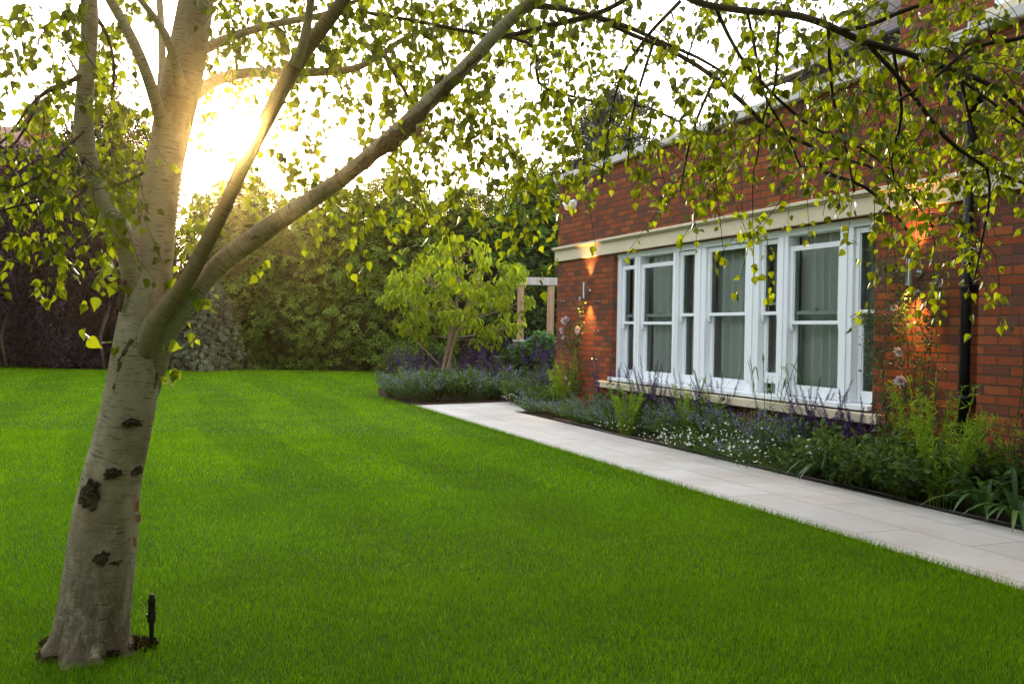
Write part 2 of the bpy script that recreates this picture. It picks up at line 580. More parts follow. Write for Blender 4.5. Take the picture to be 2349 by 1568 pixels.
M['plume_leaf'] = leaf_mat('plume_leaf', [(0, (.06, .12, .008)), (.5, (.17, .30, .015)), (1, (.30, .44, .03))], (.42, .58, .02), .4, .5, .25)
M['strap_leaf'] = leaf_mat('strap_leaf', [(0, (.015, .045, .012)), (.5, (.045, .12, .025)), (1, (.17, .24, .06))], (.15, .28, .04), .35, .4, .4)
M['rose_leaf'] = leaf_mat('rose_leaf', [(0, (.015, .04, .010)), (.5, (.05, .10, .020)), (1, (.14, .19, .035))], (.18, .24, .02), .3, .4, .45)
M['blue_flower'] = leaf_mat('lavender_blue_petal', [(0, (.11, .10, .22)), (.5, (.23, .21, .42)), (1, (.42, .40, .60))], (.28, .26, .50), .35, .6, .1)
M['purple_flower'] = leaf_mat('purple_petal', [(0, (.035, .008, .07)), (.5, (.11, .03, .20)), (1, (.26, .12, .40))], (.16, .05, .24), .3, .6, .1)
M['hydr_flower'] = leaf_mat('blue_petal', [(0, (.05, .06, .30)), (.5, (.10, .11, .45)), (1, (.22, .22, .60))], (.15, .16, .5), .3, .6, .1)
M['white_flower'] = leaf_mat('white_petal', [(0, (.75, .55, .10)), (.05, (.72, .50, .06)), (.2, (.70, .70, .66)), (1, (.82, .82, .80))], (.6, .6, .55), .3, .6, .1)
M['rose_flower'] = leaf_mat('rose_petal', [(0, (.60, .40, .40)), (.5, (.78, .62, .64)), (1, (.84, .77, .77))], (.7, .5, .5), .35, .55, .15)
M['grass'] = leaf_mat('grass_blade', [(0, (.035, .100, .001)), (.45, (.125, .270, .001)), (.75, (.21, .35, .002)), (1, (.38, .44, .02))], (.28, .55, .002), .42, .6, .06)

# ================================================================ SETTING
SUN_AZ, SUN_EL = rad(-16.5), rad(11.4)
SUN_DIR = np.array([math.sin(SUN_AZ) * math.cos(SUN_EL), math.cos(SUN_AZ) * math.cos(SUN_EL), math.sin(SUN_EL)])

w = bpy.data.worlds.new('World')
sc.world = w
w.use_nodes = True
nt = w.node_tree
nt.nodes.clear()
wo = nt.nodes.new('ShaderNodeOutputWorld')
bg = nt.nodes.new('ShaderNodeBackground')
sky = nt.nodes.new('ShaderNodeTexSky')
sky.sky_type = 'NISHITA'
sky.sun_disc = False
sky.sun_elevation = SUN_EL
sky.sun_rotation = SUN_AZ
sky.air_density = 1.0
sky.dust_density = 2.5
sky.ozone_density = 1.0
# thin bright evening haze: pale veil over the whole sky, warmer and brighter round the sun
tc = nt.nodes.new('ShaderNodeTexCoord')
dot = nt.nodes.new('ShaderNodeVectorMath')
dot.operation = 'DOT_PRODUCT'
nt.links.new(tc.outputs['Generated'], dot.inputs[0])
dot.inputs[1].default_value = tuple(SUN_DIR)


def wmath(op, a, b):
    n = nt.nodes.new('ShaderNodeMath')
    n.operation = op
    for i, v in enumerate((a, b)):
        if isinstance(v, bpy.types.NodeSocket):
            nt.links.new(v, n.inputs[i])
        else:
            n.inputs[i].default_value = v
    return n.outputs[0]


def wscale(col, f):
    n = nt.nodes.new('ShaderNodeVectorMath')
    n.operation = 'SCALE'
    n.inputs[0].default_value = col
    nt.links.new(f, n.inputs['Scale'])
    return n.outputs[0]


def wadd(a, b):
    n = nt.nodes.new('ShaderNodeVectorMath')
    n.operation = 'ADD'
    nt.links.new(a, n.inputs[0])
    nt.links.new(b, n.inputs[1])
    return n.outputs[0]


c0 = wmath('MAXIMUM', dot.outputs['Value'], 0.0)
g1 = wmath('MULTIPLY', wmath('POWER', c0, 2.0), SKY_G1)
g2 = wmath('MULTIPLY', wmath('POWER', c0, 60.0), SKY_G2)
g3 = wmath('MULTIPLY', wmath('POWER', c0, 900.0), SKY_G3)
veil = nt.nodes.new('ShaderNodeCombineXYZ')
for i in range(3):
    veil.inputs[i].default_value = (SKY_V * .97, SKY_V * 1.0, SKY_V * 1.07)[i]
tot = wadd(wadd(sky.outputs[0], veil.outputs[0]), wadd(wscale((1.0, .97, .92), g1), wadd(wscale((1.0, .86, .62), g2), wscale((1.0, .80, .45), g3))))
nt.links.new(tot, bg.inputs['Color'])
bg.inputs['Strength'].default_value = SKY_S
nt.links.new(bg.outputs[0], wo.inputs['Surface'])

sl = bpy.data.lights.new('sun', 'SUN')
sl.energy = SUN_E
sl.angle = rad(0.6)
sl.color = (1.0, .84, .58)
slo = bpy.data.objects.new('sun', sl)
COL.objects.link(slo)
slo.rotation_euler = Vector(SUN_DIR).to_track_quat('Z', 'Y').to_euler()


def sheet(name, poly, z, m, label=None):
    """A flat sheet given by corner points in facade coordinates (or world when 3-D)."""
    V = [wp(p[0], p[1], z) if len(p) == 2 else np.array(p) for p in poly]
    mb = MB()
    n = len(V)
    mb.add(V, T=[(0, i, i + 1) for i in range(1, n - 1)])
    o = mb.build(name, m)
    tag(o, kind='structure')
    return o


def mat_lawn(name, c0, c1):
    t = NT(name)
    o = t.obj()
    n = t.noise(55.0, o, 6, .7)
    n2 = t.noise(.9, o, 4)
    c = t.ramp(n, [(.3, c0), (.75, c1)])
    c = t.mix(t.math('MULTIPLY', n2, .4), c, c0)
    return t.done(t.bsdf(c, .9, t.bump(n, .8, .03), .1))


M['lawn'] = mat_lawn('lawn_turf', (.030, .075, .002), (.075, .160, .003))
M['ground'] = mat_lawn('ground_soil', (.02, .022, .01), (.05, .05, .02))
sheet('ground', [(-300, -300, -.03), (300, -300, -.03), (300, 400, -.03), (-300, 400, -.03)], 0, M['ground'])
sheet('lawn', [(-26, -8, 0), (9, -8, 0), (9, 26.8, 0), (-4, 27.3, 0), (-15, 26.7, 0), (-26, 26.2, 0)], 0, M['lawn'])
# path: long strip beside the border, then a turn round the far corner of the house
pm = MB()
for poly in ([(-14.20, 4.03), (3.5, 4.03), (3.5, 5.27), (-14.47, 5.27)], [(-14.47, 5.27), (-12.88, 5.27), (-12.88, 9.5), (-15.5, 9.5)],
             [(-14.72, 6.25), (-15.5, 9.5), (-17.0, 9.5), (-16.1, 6.25)]):
    n0 = [wp(s, d, .016) for s, d in poly]
    pm.add(n0, Q=[(0, 1, 2, 3)])
tag(pm.build('path', M['path']), kind='structure')
ISLAND = [(-14.22, 4.02), (-14.72, 6.1), (-15.6, 6.5), (-17.5, 6.9), (-19.6, 6.6), (-19.8, 5.2), (-18.6, 4.5), (-16.5, 4.02)]
FARBED = [(-16.1, 6.5), (-16.9, 9.8), (-19.5, 9.8), (-18.6, 7.4)]
sheet('soil_border', [(-12.86, 5.27), (3.5, 5.27), (3.5, 6.2), (-12.86, 6.2)], .006, M['soil'])
sheet('soil_island', ISLAND, .009, M['soil'])
sheet('soil_corner', FARBED, .009, M['soil'])
sheet('soil_hedge', [(-30, 26.2, .004), (-15, 26.55, .004), (-4, 27.1, .004), (10, 27.0, .004), (10, 36, .004), (-30, 36, .004)], 0, M['soil'])


def inside(poly, s, d):
    r = np.zeros(len(s), bool)
    n = len(poly)
    for i in range(n):
        x0, y0 = poly[i]
        x1, y1 = poly[(i + 1) % n]
        c = ((y0 > d) != (y1 > d)) & (s < (x1 - x0) * (d - y0) / (y1 - y0 + 1e-12) + x0)
        r ^= c
    return r


def on_lawn(P):
    s, d = P @ UV, P @ NV
    edge = 4.03 - .02 * rng.random(len(P))
    ok = ~((d > edge) & (s > -14.2)) & ~((d > 4.0 + (-14.2 - s) * .0) & (s > -16.2) & (d > 6.0)) & ~((s > -15.2) & (d > 5.2))
    ok &= ~inside(ISLAND, s, d) & ~inside(FARBED, s, d)
    ok &= P[:, 1] < 26.75 + .045 * (P[:, 0] + 15)
    return ok


# mown grass: blades thinning with distance, laid in stripes parallel to the house
def grass():
    mb = MB()
    zones = [(2.4, 4.6, 16000, .026, .0021), (4.6, 7.0, 8500, .029, .0030), (7.0, 10.5, 3400, .035, .0054), (10.5, 16.0, 1300, .036, .0105), (16.0, 27.2, 520, .036, .019)]
    for y0, y1, dens, hh, wd in zones:
        x0, x1 = -.62 * y1 - .4, .60 * y1 + .4
        n = int((y1 - y0) * (x1 - x0) * dens)
        P = np.stack([rng.uniform(x0, x1, n), rng.uniform(y0, y1, n), np.zeros(n)], 1)
        P = P[(np.abs(P[:, 0]) < .61 * P[:, 1] + .5)]
        P = P[on_lawn(P)]
        # keep the foot of the birch open
        P = P[np.hypot(P[:, 0] + 1.58, P[:, 1] - 3.46) > .13 + .06 * rng.random(len(P))]
        n = len(P)
        d = P @ NV
        stripe = np.sign(np.sin((d + .12 * np.sin(P[:, 1] * .7)) * PI / .72))
        patch = np.sin(P[:, 0] * 3.1 + 1.3 * np.sin(P[:, 1] * 2.3)) * np.sin(P[:, 1] * 2.7 + 1.1 * np.sin(P[:, 0] * 1.7)) + .6 * np.sin(P[:, 0] * 9.1 + 2.2 * np.sin(P[:, 1] * 6.3)) * np.sin(P[:, 1] * 8.3)
        h = hh * rng.uniform(.55, 1.15, n) * (1 + .10 * patch) * (1.15 if y0 < 4 else 1)
        long_ = rng.random(n) < .004
        h[long_] *= rng.uniform(1.4, 2.3, long_.sum())
        ang = rng.uniform(0, 2 * PI, n)
        lean = rng.uniform(.15, 1.0, n) * h
        dv = np.stack([np.cos(ang), np.sin(ang), np.zeros(n)], 1)
        bias = stripe[:, None] * UV * (.12 if y1 < 8 else .35) + np.stack([.3 * patch, .3 * np.cos(P[:, 0] * 4.0), 0 * patch], 1)
        L = (dv + bias) * lean[:, None]
        a2 = rng.uniform(0, 2 * PI, n)
        W = np.stack([np.cos(a2), np.sin(a2), np.zeros(n)], 1) * (wd * rng.uniform(.6, 1.2, n))[:, None] * .5
        tint = np.clip(.46 + .07 * patch + (.02 if y1 < 8 else .065) * stripe + rng.normal(0, .16, n), 0, 1)
        tint = np.clip(tint + .05 * np.clip(np.sin(P[:, 0] * .9 + 2.0 * np.sin(P[:, 1] * .55)) * np.sin(P[:, 1] * .8 + 1.0), 0, 1), 0, 1)
        dry = rng.random(n) < .018
        tint[dry] = 1.0
        b0, b1 = P - W, P + W
        m_ = P + L * .35
        m_[:, 2] += h * .62
        tp = P + L
        tp[:, 2] += h * np.clip(1 - .28 * (lean / h) ** 2, .4, 1)
        if y1 <= 10.5:
            V = np.stack([b0, b1, m_ - W * .8, m_ + W * .8, tp], 1).reshape(-1, 3)
            i = np.arange(n) * 5
            mb.add(V, T=np.stack([i + 2, i + 3, i + 4], 1), Q=np.stack([i, i + 1, i + 3, i + 2], 1), tint=np.repeat(tint, 5))
        else:
            V = np.stack([b0, b1, tp], 1).reshape(-1, 3)
            i = np.arange(n) * 3
            mb.add(V, T=np.stack([i, i + 1, i + 2], 1), tint=np.repeat(tint, 3))
    # a few pale clippings lying on the turf
    n = 190
    P = np.stack([rng.uniform(-2.2, 2.6, n), 3.0 + 3.6 * rng.random(n) ** 1.3, np.full(n, .024)], 1)
    P = P[on_lawn(P)]
    for c in P:
        a, l = rng.uniform(0, 2 * PI), rng.uniform(.03, .09)
        u = np.linspace(-.5, .5, 5)[:, None]
        o = np.array([math.cos(a), math.sin(a), 0])
        q = np.array([-o[1], o[0], 0])
        S = c + o * l * u + q * l * rng.normal() * .5 * u * u + np.array([0, 0, 1.0]) * (.010 * np.cos(u * 5))
        mb.add(np.stack([S - q * .0009, S + q * .0009], 1).reshape(-1, 3), Q=[(2 * j, 2 * j + 1, 2 * j + 3, 2 * j + 2) for j in range(4)], tint=1.0)
    # blades leaning over the path edge
    n = 9000
    s = rng.uniform(-14.2, -1.5, n)
    P = wp(0, 4.03) + UV * s[:, None] - NV * rng.uniform(-.012, .05, n)[:, None]
    h = rng.uniform(.03, .06, n)
    T = P + NV * rng.uniform(-.02, .04, n)[:, None] + UV * rng.normal(0, .015, n)[:, None]
    T[:, 2] += h
    W = UV * (rng.uniform(.002, .004, n) * .5 * (1 + P[:, 1] / 8))[:, None]
    i = np.arange(n) * 3
    mb.add(np.stack([P - W, P + W, T], 1).reshape(-1, 3), T=np.stack([i, i + 1, i + 2], 1), tint=np.repeat(np.clip(rng.normal(.5, .2, n), 0, 1), 3))
    o = mb.build('lawn_grass', M['grass'])
    tag(o, 'short mown green grass covering the lawn', 'grass', kind='stuff')


grass()

# ================================================================ HOUSE
house = empty('brick_house', wp(0, DW), TH - PI / 2, 'red brick house with cream stone band, long white sash window and flat parapet', 'house')
XL, XO0, XO1, XP = -13.10, -11.234, -6.325, -5.14     # left corner, opening, start of the main wall
ZS, ZH = .56, 2.345

mb = MB()
mb.box(XL, XO0, 0, .32, -.3, 3.60)
mb.box(XO1, XP, 0, .32, -.3, 3.60)
mb.box(XO0, XO1, .0, .32, -.3, .475)
mb.box(XO0, XO1, .0, .32, 2.35, 3.60)
mb.box(XL, XL + .32, .32, 7.0, -.3, 3.60)          # far side wall
mb.box(XP, 3.5, -.10, .32, -.3, 3.60)               # main wall, a little proud
tag(mb.build('wall', M['brick'], house))
mb = MB()
mb.box(-7.20, 3.0, 1.10, 1.4, 3.60, 8.2)
tag(mb.build('upper_wall', M['brick'], house))

# stone band over the window: fascia with a projecting lip
mb = MB()
for a, b, y in ((XL - .035, XP - .002, 0.0), (XP - .035, 3.5, -.10)):
    mb.box(a, b, y - .035, y - .001, 2.352, 2.515)
    mb.box(a - .015, b, y - .055, y - .001, 2.517, 2.535)
    mb.box(a - .03, b, y - .085, y - .001, 2.537, 2.572)
mb.box(XL - .035, XL - .001, .0, 7, 2.352, 2.515)
mb.box(XL - .065, XL - .001, .0, 7, 2.537, 2.572)
mb.build('stone_band', M['stone'], house, bevel=.006)
mb = MB()
mb.box(XL - .07, XP - .10, -.075, .40, 3.602, 3.70)
mb.box(XP - .098, 3.5, -.175, .40, 3.602, 3.70)
mb.box(XL - .07, XL + .40, .402, 7.0, 3.602, 3.70)
mb.build('parapet_coping', M['coping'], house, bevel=.01)
# tiled roof of the higher part, with a black gutter along its eave
mb = MB()
mb.add([(-9.78, 1.5, 4.58), (-7.21, 1.5, 4.58), (-7.21, 4.6, 7.4), (-8.3, 4.6, 7.4), (-9.78, 8.0, 4.58), (-7.21, 1.56, 4.50), (-9.78, 1.56, 4.50)],
       T=[(0, 3, 4)], Q=[(0, 1, 2, 3), (0, 6, 5, 1)])
rf = mb.build('roof', M['tiles'], house)
mb = MB()
mb.tube([(-9.86, 1.44, 4.54), (-7.22, 1.44, 4.54)], .055, 10)
mb.build('gutter', M['black'], rf, smooth=True)
mb = MB()
mb.box(-9.6, -7.21, 1.7, 2.0, 3.3, 4.5)
mb.build('fascia', M['coping'], rf)
# small upper window, its corner in view at the top right
wf = MB()
WX, WZ = -6.02, 4.24
wf.box(WX, WX + .10, 1.03, 1.12, WZ, WZ + 1.5)
wf.box(WX + .10, WX + 1.2, 1.03, 1.12, WZ, WZ + .10)
wf.box(WX + .10, WX + 1.2, 1.03, 1.12, WZ + 1.4, WZ + 1.5)
wf.box(WX + 1.2, WX + 1.3, 1.03, 1.12, WZ, WZ + 1.5)
wf.box(WX + .10, WX + 1.2, 1.045, 1.11, WZ + .7, WZ + .75)
wo_ = wf.build('window', M['white'], house, bevel=.004)
pn = MB()
pn.add([(WX + .1, 1.075, WZ + .1), (WX + 1.2, 1.075, WZ + .1), (WX + 1.2, 1.075, WZ + 1.4), (WX + .1, 1.075, WZ + 1.4)], Q=[(0, 1, 2, 3)])
pn.build('pane', M['glass'], wo_)
ss = MB()
ss.box(WX - .10, WX + 1.4, .98, 1.098, WZ - .12, WZ - .003)
ss.build('window_sill', M['stone'], house, bevel=.006)
# the long stone sill under the big window
mb = MB()
mb.box(-11.53, -6.17, -.10, .06, .478, .566)
mb.build('window_sill', M['stone'], house, bevel=.008)
# inside of the room behind the glass
mb = MB()
mb.box(-11.9, -5.6, 4.2, 4.3, -.05, 2.9)
mb.box(-11.9, -5.6, .34, 4.2, -.06, -.04)
mb.box(-11.9, -5.6, .34, 4.2, 2.75, 2.85)
mb.box(-12.0, -11.9, .34, 4.2, -.05, 2.9)
mb.box(-5.6, -5.5, .34, 4.2, -.05, 2.9)
mb.build('interior', M['room'], house)

# ---- the long sash window: one frame, seven lights
fm = MB()
FY0, FY1 = .065, .215
mull = [(XO0 + .002, -11.135), (-10.757, -10.617), (-9.793, -9.672), (-9.306, -9.076), (-8.303, -8.073), (-7.76, -7.60), (-6.846, -6.674), (XO1 - .022, XO1 - .002)]
for a, b in mull:
    fm.box(a, b, FY0, FY1, .632, 2.27)
    if b - a > .11:                                # a moulded strip on the wider posts
        c = (a + b) / 2
        fm.box(c - .022, c + .022, FY0 - .012, FY0 - .001, .632, 2.27)
fm.box(XO0 + .002, XO1 - .002, FY0, FY1, 2.272, 2.343)
fm.box(XO0 + .002, XO1 - .002, FY0 - .012, FY0 - .001, 2.30, 2.342)
fm.box(XO0 - .02, XO1 - .002, -.055, FY1, .585, .63)
win = fm.build('window', M['white'], house, bevel=.004)


def sash(a, b, y, z0, z1, bot, top, horns):
    s = MB()
    st = .046
    s.box(a, a + st, y, y + .042, z0, z1)
    s.box(b - st, b, y, y + .042, z0, z1)
    s.box(a + st + .001, b - st - .001, y, y + .042, z0, z0 + bot)
    s.box(a + st + .001, b - st - .001, y, y + .042, z1 - top, z1)
    for x in (a + st, b - st):                     # thin glazing bead
        sg = 1 if x < (a + b) / 2 else -1
        s.box(min(x + .001 * sg, x + .010 * sg), max(x + .001 * sg, x + .010 * sg), y + .012, y + .03, z0 + bot, z1 - top)
    if horns:
        for x in (a, b - .04):
            V = []
            for k, (dz, dy) in enumerate(((0, 0), (-.03, 0), (-.055, .010), (-.07, .018))):
                V += [(x, y + .002 + dy, z0 - .0005 + dz), (x + .04, y + .002 + dy, z0 - .0005 + dz), (x + .04, y + .04, z0 - .0005 + dz), (x, y + .04, z0 - .0005 + dz)]
            Q = []
            for k in range(3):
                for j in range(4):
                    Q.append((k * 4 + j, k * 4 + (j + 1) % 4, k * 4 + 4 + (j + 1) % 4, k * 4 + 4 + j))
            Q.append((12, 13, 14, 15))
            s.add(V, Q=Q)
    o = s.build('sash', M['white'], win, bevel=.003)
    p = MB()
    p.add([(a + st, y + .02, z0 + bot), (b - st, y + .02, z0 + bot), (b - st, y + .02, z1 - top), (a + st, y + .02, z1 - top)], Q=[(0, 1, 2, 3)])
    p.build('pane', M['glass'], win)
    return o


drop = [.095, .10, 0, 0, 0, .10, 0]
lift = [0, 0, 0, 0, .105, 0, 0]
for i in range(7):
    a, b = mull[i][1] + .004, mull[i + 1][0] - .004
    sash(a, b, .095, 1.465 - drop[i], 2.265 - drop[i], .036, .052, True)
    sash(a, b, .142, .634 + lift[i], 1.503 + lift[i], .112, .036, False)
    lk = MB()
    c = (a + b) / 2
    lk.box(c - .02, c + .02, .12, .14, 1.504 + lift[i], 1.516 + lift[i])
    lk.tube([(c - .005, .13, 1.516 + lift[i]), (c + .03, .118, 1.524 + lift[i])], .005, 6)
    lk.build('sash_lock', M['steel'], win)

# drainpipe with its hopper
dp = MB()
PX, PY = -5.275, -.075
dp.tube([(PX, PY, 0.02), (PX, PY, 3.04)], .039, 16)
for z in (.75, 1.62, 2.45, 2.95):
    dp.lathe([(.039, z), (.047, z + .004), (.047, z + .05), (.039, z + .054)], (PX, PY, 0), 16)
dpo = dp.build('drainpipe', M['black'], house, smooth=True)
hp = MB()
V = []
for z, hw, y0 in ((3.03, .045, -.12), (3.08, .11, -.20), (3.22, .12, -.21), (3.24, .135, -.225), (3.26, .135, -.225)):
    V += [(PX - hw, y0, z), (PX + hw, y0, z), (PX + hw, -.005, z), (PX - hw, -.005, z)]
Q = [(k * 4 + j, k * 4 + (j + 1) % 4, k * 4 + 4 + (j + 1) % 4, k * 4 + 4 + j) for k in range(4) for j in range(4)] + [(16, 17, 18, 19), (3, 2, 1, 0)]
hp.add(V, Q=Q)
hp.tube(spline([(PX, -.1, 3.25), (PX, -.1, 3.36), (PX + .02, -.05, 3.45), (PX + .03, .05, 3.49)], .03), .04, 12)
hp.build('hopper', M['black'], dpo, bevel=.004)
for z in (.77, 1.64, 2.47):
    br = MB()
    br.box(PX - .075, PX + .075, -.037, -.002, z - .012, z + .03)
    br.build('bracket', M['black'], dpo)


def hx(x, y, z):
    """A place on the house in world coordinates."""
    return wp(x, DW + y, z)


# ---- curtains: four gathered panels on the inside
for k, (a, b, lab) in enumerate(((-11.25, -10.05, 'pale curtain gathered behind the far left sashes'), (-10.0, -8.62, 'pale curtain behind the third and fourth sashes, left of the gap'),
                                 (-8.50, -7.32, 'pale curtain right of the narrow gap, behind the fifth sash'), (-7.30, -5.95, 'pale curtain gathered behind the right hand sashes beside the brick pier'))):
    n = 90
    x = np.linspace(a, b, n)
    y = .30 + .055 * np.sin((x - a) * 2 * PI / .155 + .8 * np.sin(x * 7)) + .015 * np.sin(x * 31)
    zz = np.linspace(.05, 2.60, 8)
    V = np.concatenate([np.stack([x + .01 * np.sin(z * 3 + x * 9), y * (1 + .02 * math.sin(z * 2)), np.full(n, z)], 1) for z in zz])
    Q = [(r * n + i, r * n + i + 1, (r + 1) * n + i + 1, (r + 1) * n + i) for r in range(7) for i in range(n - 1)]
    mb = MB()
    c0_ = np.array([(a + b) / 2, .30, 0])
    mb.add(V - c0_, Q=Q)
    cu = mb.build('curtain', M['curtain'], smooth=True)
    cu.location = tuple(hx(*c0_))
    cu.rotation_euler = (0, 0, TH - PI / 2)
    tag(cu, lab, 'curtain', 'curtains behind the long sash window')

# ---- wall lamps, lit up and down
for k, (x, z, lab) in enumerate(((-11.93, 1.86, 'steel up and down wall lamp glowing on the far brick pier left of the window'),
                                 (-5.82, 1.80, 'lit steel wall lamp half hidden by leaves, between window and drainpipe'))):
    root = empty('wall_lamp', hx(x, 0, z), TH - PI / 2, lab, 'wall lamp', 'lit wall lamps on the facade')
    mb = MB()
    mb.lathe([(.026, -.115), (.033, -.115), (.033, .115), (.026, .115), (.026, .10)], (0, -.105, 0), 20)
    mb.lathe([(.001, -.10), (.026, -.10), (.026, -.115)], (0, -.105, 0), 20)
    mb.build('lamp_body', M['steel'], root, smooth=False)
    mb = MB()
    mb.tube([(0, -.075, 0), (0, -.012, 0)], .014, 10)
    mb.tube([(0, -.012, 0), (0, -.001, 0)], .04, 20)
    mb.build('bracket', M['steel'], root)
    for sgn in (1, -1):
        li = bpy.data.lights.new('lamp_light', 'SPOT')
        li.energy = LAMP_E
        li.color = (1.0, .52, .15)
        li.spot_size = rad(84)
        li.spot_blend = 1.0
        li.shadow_soft_size = .03
        lo = bpy.data.objects.new('lamp_light', li)
        COL.objects.link(lo)
        lo.parent = root
        lo.location = (0, -.09, .125 * sgn)
        lo.rotation_euler = (0 if sgn < 0 else PI, 0, 0)

# ---- security camera
root = empty('security_camera', hx(-12.52, 0, 3.19), TH - PI / 2, 'white turret security camera under the parapet at the far brick corner', 'camera')
root.scale = (1.4, 1.4, 1.4)
mb = MB()
mb.tube([(0, -.001, 0), (0, -.022, 0)], .058, 24)
mb.tube([(0, -.022, 0), (0, -.05, 0)], [.052, .046], 24)
mb.build('mount', M['cam_white'], root, smooth=False)
mb = MB()
th = np.linspace(-PI / 2, PI / 2, 12)
mb.lathe([(.056 * math.cos(t), .056 * math.sin(t)) for t in th], (0, -.085, -.01), 24)
mb.build('ball', M['cam_white'], root, smooth=True)
mb = MB()
dv_ = unit(np.array([-.35, -.85, -.35]))
c_ = np.array([0, -.085, -.01])
mb.tube([c_ + dv_ * .045, c_ + dv_ * .062], [.034, .026], 20)
mb.build('lens', M['black'], root)

# ---- vine eyes for the climbing roses, with their wires
for x, z, lab in ((-12.82, 1.73, 'small steel vine eye left of the far wall lamp, near the corner'), (-11.66, 1.70, 'small steel vine eye right of the far wall lamp'),
                  (-11.66, 1.27, 'small steel vine eye level with the white roses on the far pier'), (-11.70, .86, 'lowest small steel vine eye on the far brick pier'),
                  (-6.12, 1.02, 'small steel vine eye low beside the window edge on the near pier'), (-5.70, 1.22, 'small steel vine eye beside the upper pink rose on the near pier')):
    mb = MB()
    mb.tube([(0, .0, 0), (0, -.062, 0)], .0035, 6)
    a_ = np.linspace(0, 2 * PI, 12)
    mb.tube(np.stack([.0 * a_, -.07 + .009 * np.cos(a_), .009 * np.sin(a_)], 1), .003, 6)
    mb.tube([(-.02, -.001, 0), (.02, -.001, 0)], .006, 6)
    o = mb.build('vine_eye', M['steel'])
    o.location = tuple(hx(x, 0, z))
    o.rotation_euler = (0, 0, TH - PI / 2)
    tag(o, lab, 'vine eye', 'vine eyes on the brick piers')

# ---- pergola of oak beyond the corner on a low stone wall
wl = MB()
c0 = at(1180, 780, 21.0)
wl.box(0, 2.6, 0, .3, 0, .99)
lw = empty('garden_wall', (c0[0], 21.0, 0), 0, 'low pale stone wall under the timber posts', 'wall')
wl.build('stonework', mat_brick('wall_stone', .30, .11), lw)
lw.children[0].data.materials[0] = mat_stone('rubble_stone', (.34, .31, .27), (.16, .15, .13))
wl = MB()
wl.box(-.04, 2.6, -.04, .34, .992, 1.04)
wl.build('capstone', M['coping'], lw, bevel=.01)
pg = empty('pergola', (c0[0], 21.1, 1.04), 0, 'open oak frame of square posts and grey top beam beside the house corner', 'pergola')
for x in (.13, .83, 2.2):
    mb = MB()
    mb.box(x - .08, x + .08, 0, .16, 0, 1.28)
    mb.build('post', M['oak'], pg, bevel=.01)
mb = MB()
mb.box(-.05, 2.6, -.02, .18, 1.282, 1.46)
mb.build('beam', M['grey_oak'], pg, bevel=.01)
mb = MB()
mb.box(.04, .20, .182, 3.5, 1.30, 1.44)
mb.build('beam', M['grey_oak'], pg, bevel=.01)

# ---- neighbour's house, roof and chimney over the copper beech
nh = empty('neighbour_house', (at(0, 300, 45)[0], 45, 0), 0, 'distant brick house with red tiled hip roof seen past the copper beech', 'house')
mb = MB()
mb.box(-9, 1.2, 0, 8, 0, 9.4)
mb.build('wall', M['brick'], nh)
mb = MB()
mb.add([(-9.4, -.4, 9.4), (1.8, -.4, 9.4), (-.2, 3.6, 11.7), (-8, 3.6, 11.7), (1.8, 8.2, 9.4), (-9.4, 8.2, 9.4)], T=[(1, 4, 2), (0, 3, 5)], Q=[(0, 1, 2, 3), (4, 5, 3, 2)])
rf = mb.build('roof', M['red_tiles'], nh)
mb = MB()
mb.box(.3, 1.25, 1.6, 2.5, 10.2, 12.3)
mb.box(.22, 1.33, 1.52, 2.58, 12.3, 12.45)
mb.build('chimney', M['brick'], nh)
mb = MB()
mb.lathe([(.17, 12.45), (.15, 12.9), (.19, 12.95), (.16, 13.0)], (.75, 2.05, 0), 12)
mb.build('chimney_pot', M['red_tiles'], nh.children[-1])

# ================================================================ BIRCH


def pxpath(rows, step=.05):
    """rows: (x, y, depth, half width in the photograph) -> world path and radii."""
    P = np.array([list(at(x, y, Y)) + [r * Y / F] for x, y, Y, r in rows])
    S = spline(P, step)
    return S[:, :3], S[:, 3]


birch_at = at(212, 1478, 3.46)
birch = empty('birch_tree', (birch_at[0], birch_at[1], 0), 0, 'large multi-stemmed birch with pale bark and fresh green leaves on the near left lawn', 'tree')
B0 = np.array([birch_at[0], birch_at[1], 0.0])


def bbuild(mb, name, m, smooth=True):
    for i, v in enumerate(mb.v):
        mb.v[i] = v - B0
    return mb.build(name, m, birch, smooth)


